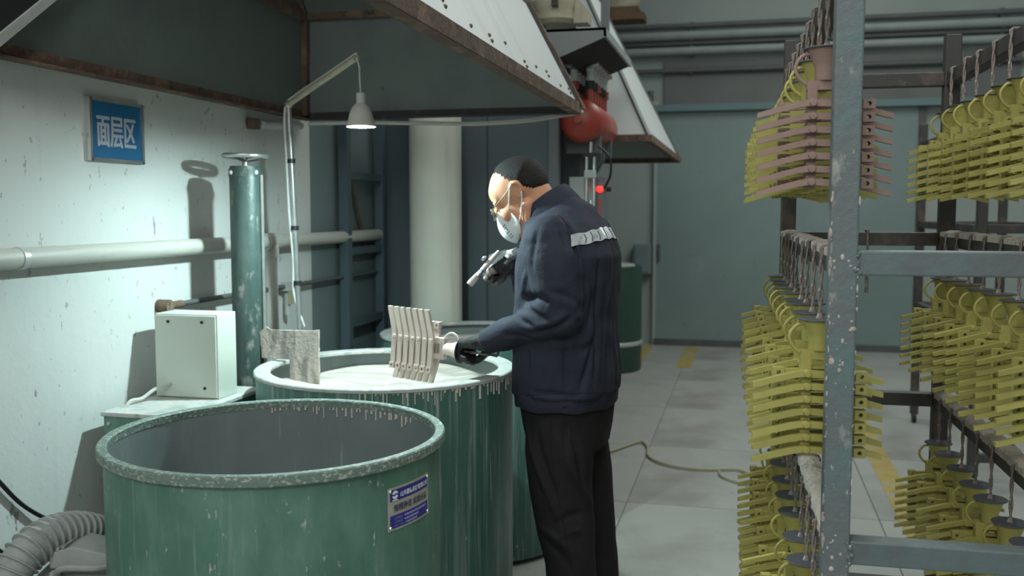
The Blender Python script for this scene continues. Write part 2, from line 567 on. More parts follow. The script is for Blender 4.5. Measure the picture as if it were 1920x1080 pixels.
for i, (py, r, m, off, lab) in enumerate(((48, .030, 'pipe_dark', .10, 'topmost thin dark pipe running along the back wall'),
                                          (66, .046, 'pipe_grey', .12, 'thick pale pipe just below the topmost dark pipe on the back wall'),
                                          (81, .026, 'pipe_dark', .08, 'thin dark pipe between the two thick pale pipes'),
                                          (95, .044, 'pipe_grey', .12, 'lower thick pale pipe along the back wall'),
                                          (132, .026, 'pipe_dark', .09, 'lowest thin dark pipe crossing the dark panel over the door'))):
    z = at(1300, py, Y=BY - off).z
    t = thing('wall_pipe', lab, 'pipe', (-1.0, BY - off, z), 'pipes along the back wall')
    MB().tube([(-1.6, BY - off, z), (4.3, BY - off, z)], r, 10).build('tube', m, t)
    for x in (-.6, .9, 2.4, 3.9):
        MB().span((x - .02, BY - off, z - r - .01), (x + .02, BY, z + r + .01)).build('clamp', 'pipe_dark', t, 0)
# painted floor lines
for nm, x0, x1, y0, y1, lab in (('floor_line', .73, .85, 3.9, 7.4, 'worn yellow line painted on the floor beyond the drying rack'),
                                ('floor_line', -.62, -.48, 9.0, 10.4, 'short yellow floor line in front of the grey-green sliding door'),
                                ('floor_line', -1.06, -.96, 8.9, 10.4, 'narrow yellow floor line beside the far green barrel')):
    tag(MB().span((x0, y0, 0.0), (x1, y1, .0015)).build(nm, 'yellow_line', None, 0), lab, 'floor line', 'yellow floor lines')

# ================================================================== MAIN HOOD
HX0, HX1, HY0, HY1, HZ = -1.88, -.665, 1.05, 3.90, 1.88
t = thing('exhaust_hood', 'large sheet-metal exhaust hood with rusty angle frame over the slurry tanks', 'hood', (-1.27, 2.4, HZ))
S1 = [Vector((HX0 + .03, HY0 + .20, 2.29)), Vector((HX1 - .21, HY0 + .20, 2.29)), Vector((HX1 - .21, HY1 - .05, 2.29)), Vector((HX0 + .03, HY1 - .05, 2.29))]
S0 = [Vector((HX0, HY0, HZ)), Vector((HX1, HY0, HZ)), Vector((HX1, HY1, HZ)), Vector((HX0, HY1, HZ))]
S2 = [Vector((-1.55, 2.1, 3.0)), Vector((-1.15, 2.1, 3.0)), Vector((-1.15, 2.6, 3.0)), Vector((-1.55, 2.6, 3.0))]


def hood_faces(t, A, B, inside, outside, nm, skip=()):
    cen = sum(A, Vector()) / 4
    for k in range(4):
        if k in skip:
            continue
        k2 = (k + 1) % 4
        q = [A[k], A[k2], B[k2], B[k]]
        n = (q[1] - q[0]).cross(q[2] - q[0]).normalized()
        if n.dot(cen - q[0]) < 0:
            n = -n
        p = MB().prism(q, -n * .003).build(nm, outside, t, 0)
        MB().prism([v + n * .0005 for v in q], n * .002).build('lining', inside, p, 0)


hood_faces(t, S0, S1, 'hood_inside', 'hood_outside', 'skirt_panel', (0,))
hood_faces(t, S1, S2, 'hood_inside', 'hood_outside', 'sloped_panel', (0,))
MB().lathe([(.21, 2.95), (.21, 4.6)], (-1.35, 2.35, 0), 32).build('duct', 'galv', t)
for k, m in ((0, 'rust_angle'), (1, 'rust_angle'), (2, 'black_angle'), (3, 'rust_angle')):
    p, q = S0[k], S0[(k + 1) % 4]
    mbb = MB().bar(p, q, .008, .042)
    inw = (Vector((-1.27, 2.4, HZ)) - (p + q) / 2)
    inw.z = 0
    d = (q - p).normalized()
    inw = (inw - d * inw.dot(d)).normalized()
    mbb.bar(p + inw * .018 - Vector((0, 0, .019)), q + inw * .018 - Vector((0, 0, .019)), .04, .006)
    mbb.build('bottom_angle', m, t, 0)
    inw *= .012
    MB().bar(S1[k] + inw, S1[(k + 1) % 4] + inw, .03, .036).build('joint_angle', 'rust_angle', t, 0)
for k in (0, 1, 2, 3):
    inw = Vector((-1.27, 2.4, 2.0)) - S0[k]
    inw.z = 0
    inw = inw.normalized() * .02
    MB().bar(S0[k] + inw, S1[k] + inw, .036, .036).build('corner_angle', 'rust_angle' if k != 2 else 'black_angle', t, 0)
    MB().bar(S1[k] + inw, S2[k], .03, .03).build('hip_angle', 'rust_angle', t, 0)
# strip along the right rear corner and added black sheet for hood-front shade, with pale bar
o_ = Vector((.012, .03, 0))
MB().tube([S0[2] + o_, S1[2] + o_, S1[2] + o_ + (S1[2] - S0[2])], .0075, 8).build('edge_rod', 'rust_angle', t)
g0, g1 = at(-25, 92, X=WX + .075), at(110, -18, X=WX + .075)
MB().prism([g0, g1, g1 + Vector((0, -.1, .35)), g0 + Vector((0, -.3, .5))], (-.004, 0, 0)).build('front_shade_sheet', 'shade_black', t, 0)
MB().bar(g0, g1 + (g1 - g0) * .6, .02, .024).build('brace_bar', 'pale_metal', t, 0)
# rivets along the lower edge of the right panel
for i in range(14):
    f = (i + .5) / 14
    for h in (.12, .16):
        p = S0[1].lerp(S0[2], f).lerp(S1[1].lerp(S1[2], f), h + .03 * ((i * 7) % 3 - 1))
        if i % 2 or h > .13:
            MB().ellipsoid(p + Vector((.003, 0, .002)), (.006, .006, .006), u=8, w=6).build('rivet', 'rust_angle', t)
# hose hanging below the rear edge
pts = [at(578, 232, D=4.12), at(680, 230, D=4.1), at(780, 231, D=4.08), at(900, 232, D=4.05), at(990, 226, D=4.02), at(1050, 217, D=4.0), at(1092, 210, D=4.05)]
tag(MB().tube(catmull(pts, 6), .0085, 8).build('hose', 'cream_pvc'), 'thin cream hose strung below the rear edge of the hood', 'hose')

# ================================================================== LEFT WALL THINGS
# blue sign
sy0, sy1, sz0, sz1 = 2.485, 2.735, 1.622, 1.798
t = thing('wall_sign', 'blue rectangular wall sign with three white characters in a thin steel frame', 'sign', (WX, (sy0 + sy1) / 2, sz0))
MB().span((WX, sy0, sz0), (WX + .012, sy1, sz1)).build('board', 'sign_blue', t, 0)
for lo, hi in (((sy0 - .006, sz0 - .006), (sy0 + .005, sz1 + .006)), ((sy1 - .005, sz0 - .006), (sy1 + .006, sz1 + .006)), ((sy0, sz0 - .006), (sy1, sz0 + .004)), ((sy0, sz1 - .004), (sy1, sz1 + .006))):
    MB().span((WX, lo[0], lo[1]), (WX + .018, hi[0], hi[1])).build('frame_bar', 'chrome', t, 0)
vs, fs = text_flat('面层区', 1, 0.0, .186, .092)
mb = MB()
for k, (dx, dy) in enumerate(((0, 0), (-.0026, 0), (.0026, 0), (0, .0015), (0, -.0015), (-.0014, .001), (.0014, -.001))):   # heavy strokes
    mb.add([(WX + .0128 + .00006 * k, (sy0 + sy1) / 2 + x + dx, (sz0 + sz1) / 2 - .003 + y + dy) for x, y in vs], fs)
mb.build('lettering', 'sign_white', t, 0)
# cream pipe
PZ, PX = 1.343, WX + .038
t = thing('plastic_pipe', 'cream plastic pipe running along the left wall at waist-to-chest height', 'pipe', (PX, 2.5, PZ))
MB().tube([(PX, .6, PZ), (PX, 4.7, PZ)], .028, 20).build('tube', 'cream_pvc', t)
for y in (2.14, 1.0, 3.35):
    MB().tube([(PX, y, PZ), (PX, y + .02, PZ)], .0305, 20).build('clip', 'pale_metal', t)
yb = at(508, 480, X=PX).y
MB().tube([(PX, yb - .05, PZ), (PX, yb + .05, PZ)], .034, 20).tube([(PX, yb, PZ), (PX, yb, PZ - .06)], .033, 20).build('tee_joint', 'cream_pvc', t)
MB().tube([(PX, yb, PZ), (PX, yb, .05)], .026, 20).build('branch_tube', 'cream_pvc', t)
# thin steel pipe lower down
yl0 = at(312, 572, X=WX + .03).y
zl = at(330, 571, X=WX + .03).z
t = thing('steel_pipe', 'thin dark steel pipe with valve along the left wall below the cream pipe', 'pipe', (WX + .03, 3.4, zl))
MB().tube([(WX + .03, yl0, zl), (WX + .03, 4.7, zl)], .0095, 10).build('tube', 'pipe_dark', t)
MB().tube([(WX + .03, yl0 + .01, zl), (WX + .03, yl0 + .09, zl)], .013, 10).build('coupling', 'rust_angle', t)
MB().tube([(WX, yl0, zl), (WX + .045, yl0, zl)], .022, 12).build('wall_flange', 'rust_angle', t)
yv = at(545, 545, X=WX + .05).y
v = MB().box((WX + .035, yv, zl), (.035, .05, .035)).tube([(WX + .035, yv, zl), (WX + .035, yv, zl - .12)], .012, 8).build('valve', 'pale_metal', t)
MB().box((WX + .05, yv, zl - .045), (.012, .03, .06)).build('valve_handle', 'hose_yellow', v, 0)
# bracket below the hood corner
bp = at(475, 232, X=WX + .02)
t = thing('wall_bracket', 'small rusty bracket and pipe stub below the rear left hood corner', 'bracket', bp)
MB().box(bp, (.03, .05, .04)).build('plate', 'rust_angle', t, 0)
MB().tube([bp + Vector((.01, .05, 0)), bp + Vector((.03, .35, .02))], .016, 10).build('stub', 'pale_metal', t)
# black cable on wall
pts = [at(-40, 860, X=WX + .012), at(0, 905, X=WX + .012), at(40, 945, X=WX + .012), at(85, 972, X=WX + .02), at(150, 1000, X=WX + .05)]
tag(MB().tube(catmull(pts, 6), .006, 8).build('power_cable', 'cable_black'), 'black cable drooping along the left wall above the blower hose', 'cable')
pts = [at(-40, 1010, X=WX + .012), at(-5, 1030, X=WX + .012), at(20, 1050, X=WX + .02), at(40, 1085, X=WX + .05)]
tag(MB().tube(catmull(pts, 6), .006, 8).build('power_cable', 'cable_black'), 'short black cable at the bottom left corner behind the blower hose', 'cable')

# ================================================================== GREEN CABINET + WHITE BOX
CX0, CX1, CY0, CY1, CZ = -1.85, -1.585, 2.45, 2.925, .872
t = thing('drive_cabinet', 'dark green steel drive cabinet between the left wall and the tanks', 'cabinet', ((CX0 + CX1) / 2, (CY0 + CY1) / 2, 0))
MB().span((CX0, CY0, .03), (CX1, CY1, CZ - .012)).build('body', 'green_paint', t, 0, .004)
MB().span((CX0 - .006, CY0 - .006, CZ - .014), (CX1 + .006, CY1, CZ)).build('top_plate', 'rim_slurry', t, 0, .003)
MB().span((CX0 + .02, CY0 - .004, .1), (CX1 - .02, CY0, CZ - .06)).build('front_panel', 'green_dark', t, 0, .002)
for x in (CX0 + .02, CX1 - .02):
    MB().lathe([(.006, 0), (.006, .004), (.0, .006)], (x, CY0 - .001, CZ - .035), 8, axis=(0, -1, 0)).build('screw', 'pale_metal', t)
for x in (CX0 + .02, CX1 - .02):
    for y in (CY0 + .03, CY1 - .03):
        MB().span((x - .02, y - .02, 0), (x + .02, y + .02, .04)).build('foot', 'black_plastic', t, 0)
BX0, BX1, BY0, BY1, BZ1 = -1.832, -1.612, 2.69, 2.81, 1.142
t = thing('control_box', 'pale green-white control box standing on the dark green cabinet', 'control box', ((BX0 + BX1) / 2, (BY0 + BY1) / 2, CZ))
MB().span((BX0, BY0 + .006, CZ), (BX1, BY1, BZ1)).build('body', 'box_white', t, 0, .003)
MB().span((BX0 + .001, BY0, CZ + .004), (BX1 - .004, BY0 + .006, BZ1 - .005)).build('cover', 'box_white', t, 0, .002)
for x, z in ((BX0 + .05, BZ1 - .025), (BX1 - .05, BZ1 - .025), (BX1 - .045, CZ + .035)):
    MB().lathe([(.005, 0), (.005, .003), (0, .004)], (x, BY0, z), 8, axis=(0, -1, 0)).build('screw', 'black_plastic', t)
pts = [(BX0 + .055, BY0 + .005, CZ + .045), (BX0 + .03, BY0 - .05, CZ + .035), (BX0 + .01, BY0 - .09, CZ + .012), (BX0 - .005, BY0 - .13, CZ + .009), (BX0 - .012, BY0 - .16, CZ - .03)]
tag(MB().tube(catmull(pts, 5), .006, 8).build('box_cable', 'cable_white'), 'grey cable leaving the front of the pale control box', 'cable')

# ================================================================== TANKS
T1 = at(520, 808, D=2.245)
T2 = at(724, 686, D=3.16)
T3 = at(893, 622, D=4.25)


def tank(label, c, R, H, rim_w, rim_over, rim_h, out_m, rim_m, wall=.008, drips=None):
    t = thing('slurry_tank', label, 'tank', (c.x, c.y, 0), 'green slurry tanks')
    MB().lathe([(R - wall / 2, .02), (R, .03), (R, H - rim_h * .2), (R - wall / 2, H - rim_h * .2), (R - wall / 2, .06)], (c.x, c.y, 0), 96, closed=True).build('shell', out_m, t)
    MB().lathe([(R - wall / 2, H - .002), (R - wall, H - .004), (R - wall, .06), (.0, .05), (0, .045), (R - wall / 2, .05)], (c.x, c.y, 0), 96, caps=False).build('inner_lining', 'tank_inside', t)
    b = .003
    r0, r1 = R - rim_w, R + rim_over
    MB().lathe([(r0, H - rim_h + b), (r0 + b, H - rim_h), (r1 - b, H - rim_h), (r1, H - rim_h + b), (r1, H - b), (r1 - b, H), (r0 + b, H), (r0, H - b)], (c.x, c.y, 0), 120, closed=True).build('rim', rim_m, t)
    for k in range(4):
        an = k * PI / 2 + .6
        MB().box((c.x + (R - .05) * math.cos(an), c.y + (R - .05) * math.sin(an), .015), (.07, .07, .03)).build('foot', 'black_plastic', t, 0)
    return t


def drip_set(parent, c, r, z, a0, a1, n, outward, lmin, lmax, seed):
    rr = random.Random(seed)
    mb = MB()
    for i in range(n):
        an = a0 + (a1 - a0) * (i + rr.random()) / n
        L = lmin + (lmax - lmin) * rr.random() ** 2.5
        w = .0016 + .0018 * rr.random()
        p = Vector((c.x + r * math.cos(an), c.y + r * math.sin(an), z))
        mb.tube([p, p - Vector((0, 0, L * .8)), p - Vector((0, 0, L))], [w, w * .8, w * 1.1], 6)
    o = mb.build('slurry_drips', 'slurry_drip', parent)
    o['kind'] = 'stuff'
    return o


H1, R1 = T1.z, .383
H2, R2 = T2.z, .421
t1 = tank('empty open green steel tank with a manufacturer plate, nearest the camera', T1, R1, H1, .009, .014, .024, 'green_paint', 'rim_chipped')
away = math.atan2(T1.y, T1.x)
drip_set(t1, T1, R1 - .010, H1 - .020, away - 1.15, away + .05, 34, False, .006, .030, 3)
t2 = tank('green steel tank full of pale slurry beside the worker', T2, R2, H2, .047, .006, .014, 'green_streaked', 'rim_slurry')
tow = math.atan2(-T2.y, -T2.x)
drip_set(t2, T2, R2 + .0015, H2 - .012, tow - .2, tow + 1.5, 60, True, .006, .045, 5)
tow3 = at(893, 622, D=4.25)
t3 = tank('green slurry tank partly hidden behind the dipped casting tree', T3, .42, T3.z, .045, .006, .014, 'green_streaked', 'rim_slurry')
# slurry
def slurry(c, z, R, label, seed):
    mb = MB()
    NR, NT = 30, 110
    vs = [Vector((c.x, c.y, z - .004))]
    for i in range(1, NR + 1):
        r = R * i / NR
        for k in range(NT):
            th = 2 * PI * k / NT
            ph = th * 2 - r * 16
            h = .013 * math.sin(ph * 1.5) * (r / R) ** .6 + .006 * math.sin(ph * 3.1 + 1) * (r / R) + .003 * noise.noise(Vector((r * 9, math.cos(th) * 2, math.sin(th) * 2 + seed)))
            h += .010 * (r / R) ** 2
            vs.append(Vector((c.x + r * math.cos(th), c.y + r * math.sin(th), z + h)))
    fs = [(0, 1 + k, 1 + (k + 1) % NT) for k in range(NT)]
    for i in range(NR - 1):
        for k in range(NT):
            k2 = (k + 1) % NT
            fs.append((1 + i * NT + k, 1 + (i + 1) * NT + k, 1 + (i + 1) * NT + k2, 1 + i * NT + k2))
    mb.add(vs, fs)
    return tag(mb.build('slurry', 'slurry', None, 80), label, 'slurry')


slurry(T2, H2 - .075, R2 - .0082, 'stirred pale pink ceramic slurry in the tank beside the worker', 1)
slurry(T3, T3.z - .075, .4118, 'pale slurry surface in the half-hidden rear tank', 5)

# maker's plate, bent round the near tank
t = thing('maker_plate', 'small white and blue maker plate riveted to the near green tank', 'plate', (T1.x, T1.y, .8))
tc = math.atan2(-T1.y, -T1.x)
PA = tc + math.radians(47.2)
pz = at(748, 970, D=2.245 - .29).z
PWD, PHT = .152, .094


def onplate(x, y, dr):
    an = PA + x / R1
    r = R1 + dr
    return Vector((T1.x + r * math.cos(an), T1.y + r * math.sin(an), pz + y))


def plate_rect(nm, m, x0, x1, y0, y1, dr, th):
    n = 10
    vs = []
    for k in range(n + 1):
        x = x0 + (x1 - x0) * k / n
        vs += [onplate(x, y0, dr), onplate(x, y1, dr), onplate(x, y1, dr + th), onplate(x, y0, dr + th)]
    fs = []
    for k in range(n):
        for e in range(4):
            fs.append((k * 4 + e, k * 4 + (e + 1) % 4, k * 4 + 4 + (e + 1) % 4, k * 4 + 4 + e))
    fs += [(0, 1, 2, 3), (n * 4 + 3, n * 4 + 2, n * 4 + 1, n * 4)]
    return MB().add(vs, fs).build(nm, m, t, 0)


def plate_text(nm, m, body, x, y, w, h, bold=0.0):
    vs, fs = text_flat(body, 1, bold, w, h)
    MB().add([onplate(x + u, y + v, .0032) for u, v in vs], fs).build(nm, m, t, 0)


W2, H2_ = PWD / 2, PHT / 2
plate_rect('plate_sheet', 'plate_silver', -W2, W2, -H2_, H2_, .0005, .0014)
plate_rect('upper_band', 'plate_blue', -W2 + .006, W2 - .006, .0175, H2_ - .005, .0019, .0006)
plate_rect('lower_band', 'plate_blue', -W2 + .006, W2 - .006, -H2_ + .005, -.014, .0019, .0006)
plate_text('company_name', 'plate_text_light', '山东圆德机械有限公司', .013, .029, .105, .0125, .02)
mb = MB()
for a0 in (0.3, PI + .3):
    ring = []
    for k in range(13):
        an = a0 + k / 12 * 2.6
        ring.append((math.cos(an), math.sin(an)))
    vs = [onplate(-.056 + .0092 * c, .031 + .0092 * s, .0032) for c, s in ring] + [onplate(-.056 + (.0045 - .003 * i / 12) * c, .031 + (.0045 - .003 * i / 12) * s, .0032) for i, (c, s) in enumerate(ring)]
    mb.add(vs, [(i, i + 1, i + 14, i + 13) for i in range(12)])
mb.build('emblem', 'plate_text_light', t, 0)
plate_rect('emblem_caption', 'plate_text_light', -.064, -.048, .0185, .0205, .0026, .0006)
plate_text('product_name', 'plate_text_dark', '熔模铸造 成套设备', .002, .0015, .124, .0165, .012)
plate_text('address_line', 'plate_text_mid', '公司地址', -.046, -.0205, .026, .0058)
plate_text('phone_line', 'plate_text_mid', '公司电话', -.046, -.0290, .026, .0058)
plate_text('web_line', 'plate_text_mid', 'http://www.', -.042, -.0370, .034, .0050)
for y, x0, n in ((-.0205, -.026, 16), (-.0290, -.026, 10), (-.0370, -.022, 8)):      # print too small to read
    for k in range(n):
        plate_rect('fine_print', 'plate_text_mid', x0 + k * .0054, x0 + k * .0054 + .0040, y - .0018 - .0006 * (k % 3), y + .0016 + .0005 * (k % 2), .0026, .0005)
for x in (-W2 + .006, W2 - .006):
    for y in (-H2_ + .007, H2_ - .007):
        MB().ellipsoid(onplate(x, y, .002), (.0042, .0042, .0042), u=10, w=6).build('rivet', 'chrome', t)

# ================================================================== MIXER POST AND PADDLE
PD = 3.32
pc = at(464, 500, D=PD)
ptop = at(464, 312, D=PD).z
t = thing('mixer_post', 'slurry-splashed green column with handwheel and scraper blade behind the near tank', 'mixer', (pc.x, pc.y, 0))
MB().lathe([(.054, 0), (.054, ptop - .012), (.051, ptop)], (pc.x, pc.y, 0), 32).build('column', 'green_post', t)
MB().lathe([(.10, 0), (.10, .02)], (pc.x, pc.y, 0), 32).build('base_flange', 'green_post', t)
MB().lathe([(.056, ptop - .035), (.056, ptop - .01)], (pc.x, pc.y, 0), 32).build('top_cap', 'green_post', t)
for an in (-.5, 1.2, 2.6, 4.2):
    p = Vector((pc.x + .054 * math.cos(an - 1.57), pc.y + .054 * math.sin(an - 1.57), ptop - .022))
    MB().ellipsoid(p, (.009, .009, .009), u=8, w=6).build('bolt', 'pale_metal', t)
rd = RV * .053 - FV * .012
MB().tube([Vector((pc.x, pc.y, ptop - .03)) + rd * 1.1, Vector((pc.x, pc.y, .3)) + rd * 1.1], .006, 8).build('guide_rod', 'galv', t)
w = MB()
wz = ptop + .030
w.tube([(pc.x, pc.y, ptop - .005), (pc.x, pc.y, wz)], .009, 10)
for k in range(3):
    an = k * 2 * PI / 3 + .4
    w.tube([(pc.x, pc.y, wz - .012), (pc.x + .07 * math.cos(an), pc.y + .07 * math.sin(an), wz + .004)], .006, 8)
w.build('handwheel_spokes', 'galv', t)
MB().tube([(pc.x + .071 * math.cos(k * PI / 14), pc.y + .071 * math.sin(k * PI / 14), wz + .005) for k in range(28)], .0085, 10, closed=True).build('handwheel_rim', 'galv', t)
# scraper blade: plate of L outline in the plane post -> tank
e0, e1 = at(492, 640, D=PD - .03), at(599, 640, D=3.19)
ax = (e1 - e0)
ax.z = 0
L = ax.length
ax.normalize()
nrm = ax.cross(Vector((0, 0, 1))).normalized()


def bl(px, py):
    f = (px - 492) / (599 - 492)
    D = PD - .03 + (3.19 - PD + .03) * f
    return at(px, py, D=D)


poly = [(488, 622), (500, 612), (508, 618), (585, 620), (599, 618), (598, 660), (600, 700), (598, 735), (545, 735), (544, 674), (492, 671)]
mb = MB().prism([bl(*q) - nrm * .004 for q in poly], nrm * .008)
mb.build('scraper_blade', 'slurry_dry', t, 0, .0015)
mb = MB()
for i in range(26):
    p = bl(594 + random.uniform(-3, 4), 622 + i * 4.2)
    r = random.uniform(.003, .0075)
    mb.ellipsoid(p - nrm * .003, (r, r, r * 1.4), u=8, w=6)
for i in range(16):
    p = bl(495 + random.uniform(-6, 14), 618 + random.uniform(0, 40))
    r = random.uniform(.003, .008)
    mb.ellipsoid(p - nrm * .004, (r, r, r), u=8, w=6)
o = mb.build('slurry_crust', 'slurry_drip', t)
o['kind'] = 'stuff'

# ================================================================== WORK LAMP ON BENT POLE
LD = 3.03
lb = at(562, 612, D=3.62)
lt = at(541, 196, D=3.60)
le = at(668, 108, D=LD + .02)
lp = at(677, 238, D=LD)
t = thing('work_lamp', 'lit bell-shaped work lamp hanging from a bent steel pole over the slurry tank', 'lamp', (lb.x, lb.y, 0))
mid = lb.lerp(lt, .5)
MB().tube([Vector((lb.x, lb.y, 0)), lb, mid, lt], .0105, 12).build('pole', 'galv', t)
MB().lathe([(.09, 0), (.09, .012), (.02, .02)], (lb.x, lb.y, 0), 24).build('base', 'galv', t)
MB().tube([lt - Vector((0, 0, .03)), lt, lt.lerp(le, .5), le], .0105, 12).build('arm', 'cream_motor', t)
MB().ellipsoid(lt, (.016, .016, .016), u=12, w=8).build('elbow', 'galv', t)
for f in (.2, .45, .75):
    p = lb.lerp(lt, f)
    MB().tube([p - Vector((0, 0, .008)), p + Vector((0, 0, .008))], .015, 12).build('band', 'black_plastic', t)
pts = [lb + Vector((.02, 0, 0)), lb.lerp(lt, .15) - RV * .016, lb.lerp(lt, .3) - RV * .012, lb.lerp(lt, .5) - RV * .018, lb.lerp(lt, .75) - RV * .018, lt - RV * .014 - Vector((0, 0, .02)), lt + RV * .02 + Vector((0, 0, .03)), lt.lerp(le, .5) + Vector((0, 0, .014)), le + Vector((0, 0, .012))]
MB().tube(catmull(pts, 5), .0045, 8).build('cord_along_pole', 'cable_white', t)
sock = at(677, 182, D=LD)
MB().tube(catmull([le, le + Vector((.01, 0, -.03)), sock + Vector((-.004, 0, .06)), sock], 5), .003, 6).build('hanging_cord', 'cable_white', t)
MB().tube([sock + Vector((0, 0, .012)), sock - Vector((0, 0, .028))], .015, 14).build('socket', 'cable_white', t)
zb = lp.z
MB().lathe([(r_ * .9, z_ * .9) for r_, z_ in [(.013, .082), (.020, .078), (.032, .064), (.040, .044), (.045, .02), (.0515, .004), (.0525, 0), (.049, 0), (.043, .018), (.038, .042), (.03, .06), (.012, .074)]], (lp.x, lp.y, zb), 36).build('shade', 'lamp_shade', t)
MB().lathe([(0, -.006), (.015, -.004), (.0225, .004), (.021, .018), (.012, .038), (0, .042)], (lp.x, lp.y, zb + .0035), 20).build('bulb', 'lamp_bulb', t)

# ================================================================== CREAM DUCT, LADDER FRAME, MACHINE
cd = at(817, 400, D=4.86)
t = thing('vertical_duct', 'thick cream vertical duct pipe behind the hood', 'duct', (cd.x, cd.y, 0))
MB().lathe([(.131, 0), (.131, 3.6)], (cd.x, cd.y, 0), 48).build('tube', 'cream_duct', t)
MB().lathe([(.136, .02), (.136, .12)], (cd.x, cd.y, 0), 48).build('collar', 'cream_duct', t)
t = thing('ladder_frame', 'blue-grey steel ladder frame against the rear side wall', 'frame', (WX + .04, 4.45, 0))
for y in (4.27, 4.72):
    MB().span((WX + .02, y - .022, 0), (WX + .065, y + .022, 2.6)).build('post', 'steel_blue', t, 0)
for py in (330, 470, 605):
    z = at(665, py, X=WX + .05).z
    MB().span((WX + .025, 4.29, z - .018), (WX + .06, 4.70, z + .018)).build('rung', 'steel_blue', t, 0)
MB().bar((WX + .015, 4.30, 1.78), (WX + .015, 4.60, 1.25), .01, .02).build('cable_strip', 'rust_angle', t, 0)
# dark machine enclosure
MY = 4.86
mx0, mx1 = WX + .01, at(1032, 400, Y=MY).x
t = thing('coating_machine', 'dark blue-grey sheet-metal machine enclosure behind the cream duct', 'machine', ((mx0 + mx1) / 2, MY, 0))
MB().span((mx0, MY, 0), (mx1, MY + .62, 2.02)).build('body', 'machine_blue', t, 0)
xs = [mx0, at(772, 400, Y=MY).x, at(915, 400, Y=MY).x, mx1 - .005]
for i in range(3):
    MB().span((xs[i] + .004, MY - .012, .05), (xs[i + 1] - .004, MY, 1.99)).build('panel', 'machine_blue', t, 0, .003)
MB().span((mx1 - .005, MY - .03, 0), (mx1 + .045, MY + .03, 2.02)).build('corner_post', 'machine_grey', t, 0)
# side gusset and grey side housing to the right of the machine
q = [at(1042, 252, Y=MY + .35), at(1128, 250, Y=MY + .35), at(1128, 300, Y=MY + .35), at(1066, 405, Y=MY + .35), at(1042, 405, Y=MY + .35)]
MB().prism(q, (0, .02, 0)).build('side_bracket', 'machine_grey', t, 0)
MB().prism([at(1085, 300, Y=MY + .45), at(1132, 262, Y=MY + .45), at(1132, 300, Y=MY + .45), at(1082, 395, Y=MY + .45)], (0, .04, 0)).build('side_gusset', 'machine_blue', t, 0)

# red air receiver
ra = at(1088, 226, D=4.95)
rb = ra + Vector((0, .62, 0))
t = thing('air_receiver', 'red horizontal compressed-air tank carrying a double row of valves', 'air tank', ra)
rr = .110
MB().lathe([(0, -.045), (.04, -.042), (.075, -.03), (.10, -.012), (rr, .01), (rr, .61), (.10, .632), (.075, .65), (.04, .662), (0, .665)], ra, 36, axis=(0, 1, 0)).build('vessel', 'red_paint', t)
for y in (.1, .5):
    MB().span(ra + Vector((-.09, y, -.16)), ra + Vector((.09, y + .03, -.07))).build('saddle', 'machine_grey', t, 0)
for i, sx in enumerate((-1, 1)):
    for j in range(6):
        b0 = ra + Vector((sx * .042, .05 + j * .1, rr * .9))
        vv = MB().tube([b0, b0 + Vector((0, 0, .07))], .016, 10).build('valve_stub', 'red_fit', t)
        MB().tube([b0 + Vector((0, 0, .065)), b0 + Vector((0, 0, .105))], .026, 10).build('valve_body', 'black_plastic' if (i + j) % 3 else 'red_fit', vv)
        MB().tube([b0 + Vector((0, 0, .10)), b0 + Vector((0, 0, .15))], .019, 10).build('coil', 'silver', vv)
        MB().tube(catmull([b0 + Vector((0, 0, .15)), b0 + Vector((sx * .01, 0, .18)), b0 + Vector((sx * .045, 0, .19))], 4), .013, 8).ellipsoid(b0 + Vector((0, 0, .165)), (.022, .022, .022), u=10, w=8).build('elbow_fitting', 'silver', vv)
MB().tube([ra + Vector((.0, -.04, .0)), ra + Vector((0, -.075, 0))], .018, 10).build('front_plug', 'red_fit', t)
# filter lubricator: twin glass/chrome columns
fa = at(1107, 270, D=5.0)
t = thing('air_filter_set', 'chrome twin-rod air filter unit hanging below the red air tank', 'filter', fa)
for dx in (-.02, .02):
    MB().tube([fa + Vector((dx, 0, -.05)), fa + Vector((dx, 0, -.32))], .0085, 10).build('rod', 'chrome', t)
MB().tube([fa + Vector((0, 0, .01)), fa + Vector((0, 0, -.06))], .012, 10).build('stem', 'chrome', t)
MB().box(fa + Vector((0, 0, -.055)), (.07, .03, .02)).build('upper_yoke', 'black_plastic', t, 0)
MB().box(fa + Vector((0, 0, -.155)), (.058, .04, .04)).build('coupler', 'box_pale', t, 0, .003)
MB().tube([fa + Vector((.006, 0, -.29)), fa + Vector((.006, 0, -.36))], .015, 12).build('bowl', 'chrome', t)
MB().tube(catmull([fa + Vector((.04, 0, -.01)), fa + Vector((.10, 0, -.07)), fa + Vector((.105, 0, -.16)), fa + Vector((.07, .02, -.23))], 6), .006, 8).build('air_line', 'cable_black', t)
# control box with red lamp
cbx = at(1067, 332, D=5.08)
cb1 = at(1136, 415, D=5.08)
t = thing('switch_box', 'pale grey switch box with a glowing red indicator behind the worker', 'switch box', (cbx.x, cbx.y, cb1.z))
MB().span((cbx.x, cbx.y, cb1.z - .35), (cb1.x - .06, cbx.y + .14, cbx.z)).build('body', 'box_pale', t, 0, .004)
MB().span((cb1.x - .06, cbx.y - .01, cb1.z - .35), (cb1.x, cbx.y + .14, cbx.z)).build('side_strip', 'machine_grey', t, 0, .003)
rl = at(1126, 355, D=5.05)
MB().lathe([(.017, 0), (.017, .012), (.012, .02), (0, .022)], (rl.x, cbx.y - .01, rl.z), 16, axis=(0, -1, 0)).build('indicator_lamp', 'red_lamp', t)
MB().tube([(rl.x + .03, cbx.y + .01, rl.z), (rl.x + .055, cbx.y + .01, rl.z)], .012, 10).build('knob', 'black_plastic', t)
